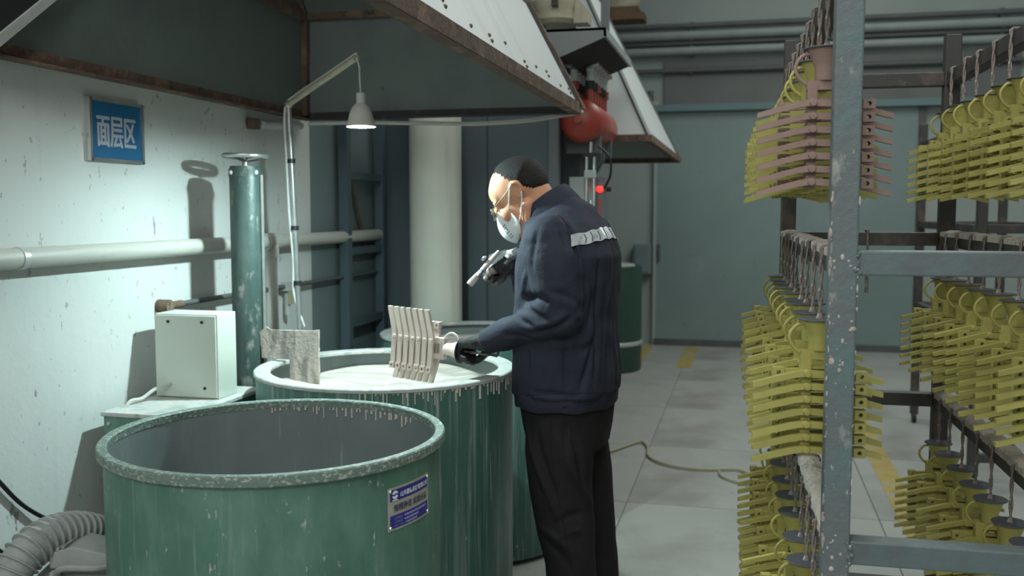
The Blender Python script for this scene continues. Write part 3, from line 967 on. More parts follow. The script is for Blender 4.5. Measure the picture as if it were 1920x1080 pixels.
MB().span((rl.x - .008, cbx.y - .013, rl.z - .16), (rl.x + .008, cbx.y - .009, rl.z - .05)).build('red_label', 'red_fit', t, 0)
MB().span((cbx.x + .02, cbx.y + .02, 0), (cb1.x - .02, cbx.y + .1, cb1.z - .35)).build('stand', 'machine_grey', t, 0)

# grey sheet-metal chute above the red tank
YC = at(1080, 80, D=4.5).y
q = [at(1016, 56, Y=YC), at(1136, 51, Y=YC), at(1137, 68, Y=YC), at(1052, 106, Y=YC), at(1020, 106, Y=YC)]
t = thing('sheet_chute', 'grey sheet-metal chute with underside shade painted black above the red air tank', 'chute', q[0])
th = .012
mb = MB().prism(q, (0, .012, 0))
mb.build('front_sheet', 'tray_grey', t, 0)
ext = Vector((0, .98, 0))
MB().prism([q[0], q[1], q[1] - Vector((0, 0, .012)), q[0] - Vector((0, 0, .012))], ext).build('top_sheet', 'tray_grey', t, 0)
MB().prism([q[1], q[2], q[2] - Vector((.012, 0, 0)), q[1] - Vector((.012, 0, 0))], ext).build('right_sheet', 'pipe_grey', t, 0)
MB().prism([q[2] + Vector((-.012, .02, 0)), q[3] + Vector((0, .02, .004)), q[3] + Vector((0, .02, .014)), q[2] + Vector((-.012, .02, .01))], ext - Vector((0, .04, 0))).build('under_shade', 'shade_black', t, 0)  # black sheet puts the chute's own shadow into the colour
MB().prism([q[0], q[0] + Vector((.012, 0, 0)), q[4] + Vector((.012, 0, 0)), q[4]], ext).build('left_sheet', 'tray_grey', t, 0)
for x in (q[0].x + .03, q[0].x + .2):
    MB().span((x, YC + .5, q[0].z), (x + .04, YC + .54, 4.2)).build('hanger', 'machine_grey', t, 0)
# cream motor above
mc = at(1042, 49, D=4.85)
t = thing('gear_motor', 'cream gear motor standing on the grey chute at the top edge', 'motor', mc)
MB().lathe([(.10, 0), (.12, .02), (.115, .07), (.125, .09), (.125, .11), (.11, .12), (.11, .34), (.06, .38)], mc, 28).build('housing', 'cream_motor', t)
MB().prism([mc + Vector((-.05, -.13, 0)), mc + Vector((-.17, -.13, 0)), mc + Vector((-.17, -.13, .11)), mc + Vector((-.11, -.13, .12))], (0, .16, 0)).build('foot_bracket', 'machine_grey', t, 0)
MB().prism([mc + Vector((.10, -.06, 0)), mc + Vector((.17, -.06, 0)), mc + Vector((.17, -.06, .06)), mc + Vector((.11, -.06, .13))], (0, .12, 0)).build('side_cover', 'cream_motor', t, 0)
MB().box(mc + Vector((.02, -.125, .09)), (.03, .03, .04)).build('oil_plug', 'black_plastic', t, 0)
# plank shelf with pale bundle
pa, pb = at(1090, 40, D=9.7), at(1210, 26, D=9.7)
t = thing('plank_shelf', 'brown timber plank shelf high on the back beside the pipes', 'shelf', pa)
MB().span((pa.x - .1, pa.y, pa.z), (pb.x, pa.y + .3, pa.z + .065)).build('board', 'wood_plank', t, 0)
MB().span((pa.x, pa.y + .02, pa.z + .065), (pb.x - .06, pa.y + .28, pa.z + .13)).build('upper_board', 'wood_plank', t, 0)
for x in (pa.x, pb.x - .15):
    MB().span((x, pa.y + .1, pa.z - .0), (x + .03, pa.y + .14, 4.6)).build('hanger_rod', 'pipe_dark', t, 0)
sk = at(1160, 20, D=9.8)
tag(MB().loft([[Vector((sk.x + r * math.cos(k * PI / 8) * 1.1, pa.y + .15 + r * .7 * math.sin(k * PI / 8), z + pa.z + .131)) for k in range(16)] for z, r in ((0, .18), (.05, .20), (.16, .21), (.26, .18), (.31, .10))]).build('sack', 'cream_motor', None, 60), 'beige sack lying on the brown plank shelf', 'sack')

# rear hood
t = thing('rear_hood', 'pale second exhaust hood farther back behind the red air tank', 'hood', (-1.2, 6.8, HZ))
A = [Vector((-1.85, 5.55, HZ)), Vector((-.55, 5.55, HZ)), Vector((-.55, 8.1, HZ)), Vector((-1.85, 8.1, HZ))]
B = [Vector((-1.7, 6.2, 3.05)), Vector((-1.12, 6.2, 3.05)), Vector((-1.12, 7.4, 3.05)), Vector((-1.7, 7.4, 3.05))]
hood_faces(t, A, B, 'back_wall', 'hood_outside', 'sloped_panel')
for k in range(4):
    MB().bar(A[k], A[(k + 1) % 4], .035, .04).build('bottom_angle', 'rust_angle', t, 0)
    MB().bar(A[k] + Vector((0, 0, .01)), B[k], .02, .02).build('hip_angle', 'pipe_dark', t, 0)
MB().lathe([(.25, 3.0), (.25, 5)], (-1.4, 6.8, 0), 28).build('duct', 'galv', t)
# small dark bracket on wall beyond the hood (valve)
bk = at(1220, 185, Y=BY - .1)
t = thing('wall_valve', 'small dark valve on the back wall right of the rear hood', 'valve', bk)
MB().tube([bk + Vector((0, 0, -.12)), bk + Vector((0, 0, .08))], .03, 10).build('stem', 'pipe_dark', t)
MB().tube([bk + Vector((-.09, 0, -.07)), bk + Vector((.09, 0, -.07))], .045, 10).build('body', 'cream_motor', t)
MB().tube([bk + Vector((0, -.02, -.07)), bk + Vector((0, .1, -.07))], .02, 8).build('wall_stub', 'pipe_dark', t)

# far green barrel
fb = at(1118, 700, Z=0)
fb = Vector((fb.x - .0, fb.y + .3, 0))
t = thing('green_barrel', 'dark green drum with a grey band standing far behind the worker', 'barrel', fb)
zt = at(1170, 500, D=8.6).z
MB().lathe([(.36, .0), (.37, .02), (.37, zt - .02), (.36, zt), (.33, zt), (.33, .1), (0, .1)], fb, 48).build('shell', 'green_dark', t)
MB().lathe([(.375, .24), (.382, .25), (.382, .27), (.375, .28)], fb, 48).build('band', 'pale_metal', t)
MB().lathe([(.335, zt - .05), (.3, zt + .01), (.15, zt + .025), (0, zt + .03)], fb, 32).build('fill_cover', 'rim_slurry', t)
# small low box far beside barrel
bx = at(1207, 530, Y=BY - .2)
t = thing('wall_cabinet', 'small blue-grey box on the back wall beside the far green barrel', 'box', (bx.x, BY, .8))
MB().span((bx.x - .12, BY - .18, .78), (bx.x + .07, BY, 1.1)).build('body', 'wall_teal', t, 0, .006)
MB().span((bx.x - .10, BY - .19, .8), (bx.x + .05, BY - .18, 1.08)).build('lid', 'wall_teal', t, 0, .004)

# yellow hose on floor
pts = [at(x, y, Z=.012) for x, y in ((1100, 850), (1140, 847), (1180, 834), (1202, 828), (1214, 838), (1216, 855), (1240, 868), (1280, 877), (1330, 880), (1380, 880), (1404, 888), (1418, 893), (1424, 880))]
tag(MB().tube(catmull(pts, 6), .0075, 8).build('floor_hose', 'hose_yellow'), 'dirty yellow hose snaking across the floor behind the worker', 'hose')
pts = [at(x, y, Z=.010) for x, y in ((1348, 882), (1352, 892), (1375, 902), (1410, 910), (1450, 915))]
tag(MB().tube(catmull(pts, 6), .006, 8).build('thin_hose', 'hose_yellow'), 'short thin hose branching off the yellow floor hose', 'hose')

# ================================================================== BLOWER WITH CORRUGATED HOSE
pts = [at(-70, 1220, D=2.02), at(5, 1105, D=2.06), at(45, 1042, D=2.10), at(90, 1008, D=2.16), at(145, 996, D=2.24), at(200, 1012, D=2.32), at(240, 1055, D=2.36)]
path = catmull(pts, 48)
rad = .041
t = thing('ribbed_hose', 'thick grey ribbed hose arching beside the near tank', 'hose', (path[70].x, path[70].y, 0))
MB().tube(path, rad, 24).build('hose_wall', 'hose_grey', t)
acc, last = 0, path[0]
nr = 0
for i in range(1, len(path) - 1):
    acc += (path[i] - last).length
    last = path[i]
    if acc > .0175:
        acc = 0
        d = (path[i + 1] - path[i - 1]).normalized()
        MB().tube([path[i] - d * .003, path[i] - d * .0014, path[i] + d * .0014, path[i] + d * .003], [rad + .0005, rad + .0075, rad + .0075, rad + .0005], 24, caps=False).build('rib', 'hose_grey', t)
        nr += 1
MB().tube([path[-48], path[-34]], rad + .012, 24).build('clamp', 'dust_grey', t)
# motor
m0 = at(165, 1072, D=2.17)
t = thing('blower_motor', 'dust-covered grey blower motor with finned shell below the ribbed hose', 'motor', (m0.x, m0.y, 0))
axm = RV
zc = m0.z - .05
cc = Vector((m0.x, m0.y, zc))
MB().tube([cc - RV * .08, cc + RV * .10], .066, 28).build('shell', 'dust_grey', t)
for k in range(15):
    an = k * 2 * PI / 15
    dv = Vector((0, 0, 1)) * math.cos(an) + FV * math.sin(an)
    MB().bar(cc - RV * .07 + dv * .068, cc + RV * .09 + dv * .068, .014, .0035, up=dv.cross(RV)).build('fin', 'dust_grey', t, 0)
MB().lathe([(.0, -.115), (.05, -.11), (.068, -.09), (.070, -.07)], cc, 28, axis=RV).build('fan_cover', 'dust_grey', t)
# terminal box with stepped lid
tb = cc + Vector((0, 0, .075))
MB().prism([tb - RV * .065 - FV * .05, tb + RV * .075 - FV * .05, tb + RV * .075 - FV * .05 + Vector((0, 0, .032)), tb - RV * .01 - FV * .05 + Vector((0, 0, .052)), tb - RV * .065 - FV * .05 + Vector((0, 0, .036))], FV * .1).build('terminal_box', 'dust_grey', t, 0, .003)
for k in range(3):
    p = tb - RV * (.058 - .013 * k) + Vector((0, 0, .040 + .005 * k))
    MB().bar(p - FV * .05, p + FV * .05, .007, .006).build('lid_groove', 'hose_grey', t, 0)
MB().tube(catmull([tb - RV * .05 - FV * .055 + Vector((0, 0, -.012)), tb - RV * .02 - FV * .075 + Vector((0, 0, .012)), tb + RV * .06 - FV * .07 + Vector((0, 0, .012)), tb + RV * .12 - FV * .0 + Vector((0, 0, .012))], 6), .0075, 8).build('motor_cable', 'hose_grey', t)
MB().ellipsoid(tb - RV * .052 - FV * .052 + Vector((0, 0, -.014)), (.013, .013, .013), u=10, w=8).build('cable_gland', 'dust_grey', t)
MB().ellipsoid(cc + RV * .075 - FV * .062 - Vector((0, 0, .005)), (.06, .03, .05)).build('end_bell', 'dust_grey', t)
MB().span((m0.x - .1, m0.y - .03, .03), (m0.x + .05, m0.y + .05, zc - .06)).build('stand', 'green_dark', t, 0)
MB().span((m0.x - .13, m0.y - .08, 0), (m0.x + .07, m0.y + .09, .03)).build('base_plate', 'green_dark', t, 0)

# ================================================================== DRYING RACK
RN = Vector((.176, 1.896, 0))
RU = Vector((-.022, 1, 0)).normalized()
RW = Vector((1, .022, 0)).normalized()
RWID, RLEN = .515, 1.60
LEV = (1.905, 1.372, .822, .16)


def rk(s, tt, z, N=RN):
    return N + RW * s + RU * tt + Vector((0, 0, z))


def rack(label, N, front_m, bar_m, rail_m, far_m, crust):
    t = thing('drying_rack', label, 'rack', N, 'steel drying racks')
    for s, l, m in ((0, 0, front_m), (RWID, 0, bar_m), (0, RLEN, far_m), (RWID, RLEN, far_m)):
        MB().bar(rk(s, l, .06, N), rk(s, l, 2.05, N), .05, .05, up=RU).build('post', m, t, 0, .004)
        MB().tube([rk(s, l, .035, N) - RW * .012, rk(s, l, .035, N) + RW * .012], .035, 20).build('caster', 'black_plastic', t)
    for i, z in enumerate(LEV):
        if i < 3:
            for s in (0, RWID):
                r = MB().bar(rk(s, .025, z, N), rk(s, RLEN - .025, z, N), .042, .045).build('hanging_rail', rail_m, t, 0, .003)
                if crust and (i == 2 or (i == 1)):
                    rings = []
                    n = 90
                    for k in range(n + 1):
                        f = .03 + (RLEN - .06) * k / n
                        rings.append(rk(s, f, z, N))
                    mb = MB()
                    rr = random.Random(11 + i * 3 + int(s * 10))
                    ring = []
                    for k, c in enumerate(rings):
                        seg = .5 + .5 * math.sin(k * .9 + rr.random() * .6)
                        hh = (.006 + .010 * seg + .005 * rr.random()) * (1 if i == 2 else .45)
                        w = .021 + .005 * rr.random()
                        z0 = .0225
                        ring.append([c + RW * x + Vector((0, 0, zz)) for x, zz in ((-w, z0 - .012), (-w * .98, z0 + hh * .5), (-w * .5, z0 + hh), (w * .5, z0 + hh * (.8 + .3 * rr.random())), (w * .98, z0 + hh * .5), (w, z0 - .012), (0, z0 - .004))])
                    o = mb.loft(ring).build('slurry_crust', 'sand_crust', r, 50)
                    o['kind'] = 'stuff'
        MB().bar(rk(.025, 0, z, N), rk(RWID - .025, 0, z, N), .045, .046).build('front_bar', bar_m, t, 0, .003)
        MB().bar(rk(.025, RLEN, z, N), rk(RWID - .025, RLEN, z, N), .045, .045).build('rear_bar', far_m, t, 0, .003)
        for l in (0,):
            for sx in (.03, RWID - .03):
                mb = MB()
                rr = random.Random(i * 5 + int(sx * 9))
                for k in range(10):
                    p = rk(sx - .006 + rr.uniform(-.004, .004), -.022 + rr.uniform(-.003, .003), z - .022 + .0045 * k, N)
                    r_ = rr.uniform(.003, .006)
                    mb.ellipsoid(p, (r_, r_, r_), u=7, w=5)
                mb.build('weld_bead', front_m, t)
    return t


rack('steel drying rack splashed with dried slurry at the right front', RN, 'rack_splash', 'rack_steel', 'rack_dark', 'rack_dark', True)
rack('dark empty steel rack farther back, seen past the front drying rack', Vector((1.19, 5.45, 0)), 'rack_dark', 'rack_dark', 'rack_dark', 'rack_dark', False)
rr = random.Random(4)
mb = MB()
for k in range(80):
    z_ = rr.choice((rr.uniform(.55, 1.5), rr.gauss(1.36, .07), rr.gauss(.85, .06), rr.uniform(.9, 1.4)))
    p = rk(-.025 + rr.uniform(-.001, .003) if rr.random() < .7 else .025, -.0255, z_)
    r_ = rr.uniform(.0008, .0024)
    mb.ellipsoid(p, (r_, r_ * .7, r_ * rr.uniform(1, 5)), u=6, w=5)
for k in range(36):
    z_ = rr.choice((rr.gauss(1.38, .03), rr.gauss(.82, .025), rr.gauss(1.22, .05)))
    p = rk(rr.uniform(-.022, .022), -.0256, z_)
    r_ = rr.uniform(.0008, .003)
    mb.ellipsoid(p, (r_ * rr.uniform(.6, 2), r_ * .35, r_ * rr.uniform(.6, 2.4)), u=6, w=5)
o = mb.build('slurry_splash', 'slurry_dry', [q_ for q_ in bpy.data.objects if q_.name.startswith('drying_rack')][0])
o['kind'] = 'stuff'
# stray rod on the rear bar
p = rk(.262, RLEN - .027, LEV[1] + .03)
t = thing('spare_hook', 'single empty wire hook on the rear middle bar of the drying rack', 'hook', p)
MB().tube([p + RU * .055 - Vector((0, 0, .03)), p + RU * .055, p, p - Vector((0, 0, .215))], .004, 8).build('wire', 'hook_wire', t)
MB().tube([p - Vector((0, 0, .07)), p - Vector((0, 0, .215))], [.0045, .0062], 8).build('dried_slurry', 'hook_wire', t)

# ------------------------------------------------------------------ casting tree prototype (local: disc at origin, hangs down)
HOOKH = .1465


def lever_mesh(m, fat=1.0):
    mb = MB()
    cl = [(-.132, -.0205), (-.112, -.0155), (-.09, -.0095), (-.066, -.0035), (-.05, .0005), (-.038, .0025), (-.027, .003), (.0, .0015), (.064, -.0008)]
    hw = [.0052, .0056, .0058, .006, .0062, .0064, .0066, .0064, .0062]
    hw = [h * fat for h in hw]
    up = [Vector((x, 0, z + h)) for (x, z), h in zip(cl, hw)]
    dn = [Vector((x, 0, z - h)) for (x, z), h in zip(cl, hw)]
    y0, y1 = -.028, -.015
    n = len(cl)
    vs = [v + Vector((0, y0, 0)) for v in up] + [v + Vector((0, y0, 0)) for v in dn] + [v + Vector((0, y1, 0)) for v in up] + [v + Vector((0, y1, 0)) for v in dn]
    fs = []
    for i in range(n - 1):
        fs += [(i, i + 1, n + i + 1, n + i), (2 * n + i, 3 * n + i, 3 * n + i + 1, 2 * n + i + 1), (i, 2 * n + i, 2 * n + i + 1, i + 1), (n + i, n + i + 1, 3 * n + i + 1, 3 * n + i)]
    fs += [(0, n, 3 * n, 2 * n), (n - 1, 2 * n - 1, 4 * n - 1, 3 * n - 1)]
    mb.add(vs, fs)
    mb.lathe([(0, -.0045), (.0068, -.004), (.0078, 0), (.0078, .016)], (-.027, -.029, .003), 12, axis=(0, 1, 0))
    # lug with a through hole
    cx, cz, hx, hz, r = .076, -.001, .0112, .0094, .0045
    sq = [(-1, -1), (0, -1), (1, -1), (1, 0), (1, 1), (0, 1), (-1, 1), (-1, 0)]
    vs = []
    for y in (-.034, -.012):
        for a, b in sq:
            vs.append(Vector((cx + a * hx, y, cz + b * hz)))
        for a, b in sq:
            l = math.hypot(a, b)
            vs.append(Vector((cx + a / l * r, y, cz + b / l * r)))
    fs = []
    for k in range(8):
        k2 = (k + 1) % 8
        fs += [(k, k2, 8 + k2, 8 + k), (16 + k, 24 + k, 24 + k2, 16 + k2), (k, 16 + k, 16 + k2, k2), (8 + k, 8 + k2, 24 + k2, 24 + k)]
    mb.add(vs, fs)
    return mb.mesh('lever', m, 35)


def runner_mesh(m):
    mb = MB()
    mb.span((-.037, -.013, -.080), (.037, .013, -.062))
    for sx in (-1, 1):
        mb.span((sx * .027 - .009, -.0145, -.272), (sx * .027 + .009, .0145, -.070))
    mb.span((-.02, -.006, -.100), (.02, .006, -.094))
    return mb.mesh('runner', m, 30)


def cup_mesh(m):
    return MB().lathe([(0, -.062), (.020, -.062), (.0215, -.058), (.0222, -.036), (.0245, -.030), (.0335, -.006), (.0355, -.003), (.0355, -.001), (0, -.001)], (0, 0, 0), 28).mesh('cup', m, 40)


def handle_mesh(m):
    pts = catmull([(-.031, 0, -.009), (-.044, 0, -.012), (-.056, 0, -.026), (-.0575, 0, -.042), (-.049, 0, -.058), (-.033, 0, -.071)], 5)
    return MB().tube(pts, .0036, 8).mesh('handle', m, 60)


def disc_mesh(m):
    return MB().lathe([(0, -.001), (.0425, -.001), (.0435, .0005), (.0425, .002), (0, .0022)], (0, 0, 0), 32).mesh('disc', m, 40)


def hook_mesh(m):
    mb = MB()
    for ph in (0, PI):
        pts = []
        for k in range(25):
            f = k / 24
            an = ph + f * 9
            rr_ = .0026
            pts.append((rr_ * math.cos(an), rr_ * math.sin(an), f * (HOOKH - .004)))
        pts += [(.004, .0024 * math.cos(ph), HOOKH), (.054, .0024 * math.cos(ph), HOOKH + .001), (.057, .0024 * math.cos(ph), HOOKH - .003), (.057, .0022 * math.cos(ph), HOOKH - .045)]
        mb.tube(pts, .0029, 6)
    mb.lathe([(.009, .001), (.006, .008), (.004, .014)], (0, 0, 0), 10)
    return mb.mesh('hook', m, 60)


KIT = {}
for key, m, dm in (('yellow', 'wax_yellow', 'disc_grey'), ('pink', 'wax_pink', 'disc_grey'), ('wet', 'slurry_wet', 'disc_black')):
    KIT[key] = dict(lever=lever_mesh(m, 1.5 if key == 'wet' else 1.0), runner=runner_mesh(m), cup=cup_mesh(m), handle=handle_mesh(m), disc=disc_mesh(dm), hook=hook_mesh('hook_wire'))


def part_obj(name, me, parent, loc=(0, 0, 0), rz=0):
    o = bpy.data.objects.new(name, me)
    COL.objects.link(o)
    o.parent = parent
    o.location = loc
    o.rotation_euler = (0, 0, rz)
    return o


def casting_tree(key, label, group):
    K = KIT[key]
    t = thing('casting_tree', label, 'casting tree', (0, 0, 0), group)
    part_obj('hook', K['hook'], t)
    part_obj('disc', K['disc'], t)
    c = part_obj('cup', K['cup'], t)
    part_obj('handle', K['handle'], c)
    part_obj('runner', K['runner'], t)
    for i in range(7):
        z = -.109 - .0255 * i
        part_obj('lever', K['lever'], t, (0, 0, z))
        part_obj('lever', K['lever'], t, (0, 0, z), PI)
    return t


ORD = ['nearest', 'second', 'third', 'fourth', 'fifth', 'sixth', 'seventh', 'eighth', 'ninth']
TIER = ['top', 'middle', 'lowest']
rnd = random.Random(21)
for lv in range(3):
    z = LEV[lv] - .122
    for k in range(9):
        pink = (lv == 0 and k == 0)
        if pink:
            lab = 'pink slurry-coated casting tree nearest the camera on the top left rail'
        elif k == 0:
            lab = 'yellow wax casting tree nearest the camera on the %s left rail' % TIER[lv]
        else:
            lab = 'yellow wax casting tree, %s from the front post on the %s left rail' % (ORD[k], TIER[lv])
        t = casting_tree('pink' if pink else 'yellow', lab, 'casting trees on the left rails')
        t.location = rk(-.0275, .105 + .163 * k + rnd.uniform(-.012, .012) * (k > 0), z + rnd.uniform(-.003, .003))
        t.rotation_euler = (0, 0, math.radians(rnd.uniform(-3, 3) + (4 if pink else 6)))
    for k in range(8):
        lab = 'yellow wax casting tree, %s counted from the far post on the %s right rail' % (ORD[k] if k else 'first', TIER[lv])
        t = casting_tree('yellow', lab, 'casting trees on the right rails')
        t.location = rk(RWID - .0275, RLEN - .13 - .163 * k + rnd.uniform(-.012, .012), z + rnd.uniform(-.003, .003))
        t.rotation_euler = (0, 0, math.radians(rnd.uniform(-4, 4) + 4))

# the wet tree in the worker's hand
TZ = (RV * math.cos(.48) - FV * math.sin(.48) - Vector((0, 0, .05))).normalized()   # hook direction
TX = Vector((0, 0, -1)) - TZ * Vector((0, 0, -1)).dot(TZ)
TX.normalize()
TY = TZ.cross(TX)
WET = casting_tree('wet', 'wet cream-pink casting tree held over the slurry by the worker', 'casting tree in hand')
DISC = at(864, 658, D=2.955)
for _c in WET.children:
    if _c.name.startswith('hook'):
        _c.rotation_euler = (0, 0, PI)
WM = (Matrix((TX, TY, TZ)).transposed() * .9).to_4x4()
WM.translation = DISC
WET.matrix_world = WM

# ================================================================== THE WORKER
AN = math.radians(22)
PD0 = 2.985
ORG = at(1063, 770, D=PD0)
ORG = Vector((ORG.x, ORG.y, 0))
BF = -RV * math.cos(AN) + FV * math.sin(AN)      # facing direction
BL = -RV * math.sin(AN) - FV * math.cos(AN)      # his left (towards the camera)


def bd(f, l, z):
    return ORG + BF * f + BL * l + Vector((0, 0, z))


def ring(z, cf, cl, af, al, n=28, tilt=0.0, p=2.3):
    out = []
    for k in range(n):
        t_ = 2 * PI * k / n
        c, s_ = math.cos(t_), math.sin(t_)
        x = af * math.copysign(abs(c) ** (2 / p), c)
        y = al * math.copysign(abs(s_) ** (2 / p), s_)
        out.append(bd(cf + x, cl + y, z + tilt * x))
    return out


# near hand grips the hook rod just behind the disc
HAXIS = DISC + TZ * .040
fwL = (-RV * .66 + FV * .70 - Vector((0, 0, .22))).normalized()
hbL = (Vector((0, 0, 1)) * .90 + FV * .25 - RV * .1)
hbL = (hbL - fwL * hbL.dot(fwL)).normalized()
wrist_l = HAXIS - fwL * .074 + hbL * .026

# joints ----------------------------------------------------------------
SHL, SHR = bd(-.008, .172, 1.395), bd(-.008, -.172, 1.40)
ELL, WRL = at(1052, 590, D=2.79), wrist_l - fwL * .012
ELR, WRR = at(1020, 600, D=3.19), at(972, 492, D=3.05)
EARP = at(968, 357, D=2.94)
HT = math.radians(32)
HA = math.radians(9)
HS = .975
hfw = -RV * math.cos(HA) + FV * math.sin(HA)
HX = (hfw * math.cos(HT) - Vector((0, 0, math.sin(HT)))).normalized()
HY = (-RV * math.sin(HA) - FV * math.cos(HA)).normalized()
HZV = HX.cross(HY).normalized()
HEAD = EARP - HZV * .025 * HS - HY * .078 * HS


def hd(x, y, z):
    return HEAD + HX * (x * HS) + HY * (y * HS) + HZV * (z * HS)


HROT = Matrix((HX, HY, HZV)).transposed() * HS
NECKB = bd(.065, 0, 1.43)

# body: one continuous figure under the clothes ---------------------------
mb = MB()
mb.ellipsoid(hd(-.004, 0, .043), (.097, .077, .086), HROT, 32, 22)
mb.ellipsoid(hd(.040, 0, -.030), (.058, .060, .078), HROT, 24, 18)
mb.ellipsoid(hd(.070, 0, -.088), (.026, .027, .022), HROT)
mb.ellipsoid(hd(.060, 0, .045), (.036, .058, .050), HROT)
for s_ in (-1, 1):
    mb.capsule([hd(-.002, s_ * .056, -.03), hd(.022, s_ * .05, -.075), hd(.062, s_ * .022, -.092)], [.020, .019, .019], 10)
    mb.ellipsoid(hd(.066, s_ * .040, -.020), (.024, .022, .026), HROT)
    mb.capsule([hd(.082, s_ * .012, .030), hd(.080, s_ * .045, .028)], [.013, .010], 10)
    mb.ellipsoid(hd(.083, s_ * .032, .010), (.012, .015, .010), HROT)
    # ear: rim and bowl
    er0 = [(.010, .075, -.020), (.014, .078, .004), (.012, .082, .024), (-.004, .086, .036), (-.020, .088, .027), (-.024, .087, .006), (-.016, .083, -.016), (-.004, .077, -.033), (.006, .075, -.030)]
    er = [hd(-.004 + (a + .004) * .78, s_ * b, .024 + c * .72) for a, b, c in er0]
    mb.capsule(catmull(er, 3), [.0043] * (len(er) * 3 - 2), 8)
    mb.ellipsoid(hd(-.004, s_ * .075, .024), (.012, .006, .020), HROT)
mb.capsule([hd(.097, 0, .018), hd(.104, 0, -.008), hd(.106, 0, -.030)], [.008, .009, .011], 10)
mb.ellipsoid(hd(.092, 0, -.058), (.012, .024, .012), HROT)
mb.capsule([hd(-.030, 0, .010), hd(-.035, 0, -.045), NECKB.lerp(hd(-.03, 0, -.05), .4), NECKB], [.060, .055, .054, .056], 18)
rows = [(.84, 0, .12, .165), (.95, 0, .115, .165), (1.1, 0, .115, .175), (1.25, 0, .115, .185), (1.36, 0, .105, .18), (1.42, .01, .08, .14), (1.46, .02, .05, .07)]
mb.loft([ring(z, c, 0, a, b) for z, c, a, b in rows])
for S, E, W_ in ((SHL, ELL, WRL), (SHR, ELR, WRR)):
    mb.capsule([S, S.lerp(E, .5), E, E.lerp(W_, .35), W_], [.055, .048, .040, .038, .027], 12)
LEGS = {}
for s_ in (1, -1):
    hip, kn, an_ = bd(0, s_ * .09, .86), bd(-.028, s_ * .098, .48), bd(-.085, s_ * .10, .09)
    LEGS[s_] = (hip, kn, an_)
    mb.capsule([hip, hip.lerp(kn, .5), kn, kn.lerp(an_, .35), an_], [.085, .075, .055, .053, .036], 14)
    mb.capsule([an_, an_ + BF * .07 - Vector((0, 0, .04)), an_ + BF * .14 - Vector((0, 0, .055))], [.036, .034, .026], 12)
body = fuse(mb, .0055, 3)
pers = bpy.data.objects.new('person', body.mesh('person', 'skin', 180, ORG))
COL.objects.link(pers)
pers.location = ORG
tag(pers, 'worker in navy jacket, black trousers, gloves and white face mask dipping a casting tree', 'person')

# jacket ------------------------------------------------------------------
mb = MB()
rows = [(.888, .000, .150, .196), (.92, .000, .157, .204), (.97, .002, .158, .208), (1.05, .004, .153, .208), (1.15, .003, .150, .210), (1.25, -.004, .152, .213), (1.33, -.008, .148, .212), (1.385, -.004, .134, .196), (1.425, .010, .118, .165, -.1), (1.452, .034, .104, .118, -.32), (1.468, .062, .078, .086, -.62)]
rows = [r if len(r) == 5 else r + (0,) for r in rows]
mb.loft([ring(z, c, 0, a, b, 36, ti) for z, c, a, b, ti in rows])
ua = SHL.lerp(ELL, .5)
mb.capsule([bd(-.008, .12, 1.385), SHL + BL * .005 + Vector((0, 0, -.012)), SHL.lerp(ELL, .3) + BL * .012, ua + BL * .014 - BF * .004, SHL.lerp(ELL, .8) + BL * .012, ELL + BL * .006, ELL.lerp(WRL, .22), ELL.lerp(WRL, .5), ELL.lerp(WRL, .78), ELL.lerp(WRL, .97)],
           [.068, .078, .083, .081, .077, .070, .062, .054, .046, .037], 18)
mb.capsule([bd(-.01, -.13, 1.395), SHR + Vector((0, 0, -.012)), SHR.lerp(ELR, .5), ELR, ELR.lerp(WRR, .5), ELR.lerp(WRR, .92)], [.082, .084, .078, .068, .056, .042], 18)
jk = fuse(mb, .0062, 4)
J0 = BVHTree.FromPolygons([tuple(p) for p in jk.v], jk.f)


def cast(T, px, py, D):
    d = (at(px, py, D=1) - CAMP).normalized()
    h = T.ray_cast(CAMP, d)
    return h[0] if h[0] is not None else at(px, py, D=D)


def fold(T, pts, width, amp, D=2.8):
    """crease (amp < 0) or ridge (amp > 0) following a line on the cloth, fading at its ends"""
    return [tuple(q) for q in catmull([cast(T, x, y, D) for x, y in pts], 4)], width, amp


def apply_folds(V, fl_):
    out = np.zeros(len(V))
    for ps, width, amp in fl_:
        ps = np.array(ps)
        n = len(ps) - 1
        best = np.full(len(V), 9.0)
        par = np.zeros(len(V))
        for k in range(n):
            a_, b_ = ps[k], ps[k + 1]
            ab_ = b_ - a_
            t_ = np.clip(((V - a_) @ ab_) / max(1e-9, ab_ @ ab_), 0, 1)
            d2 = ((V - a_ - t_[:, None] * ab_) ** 2).sum(1)
            m_ = d2 < best
            best[m_] = d2[m_]
            par[m_] = ((k + t_) / n)[m_]
        out += amp * np.sin(PI * (.06 + .88 * par)) * np.exp(-best / (width * width))
    return out


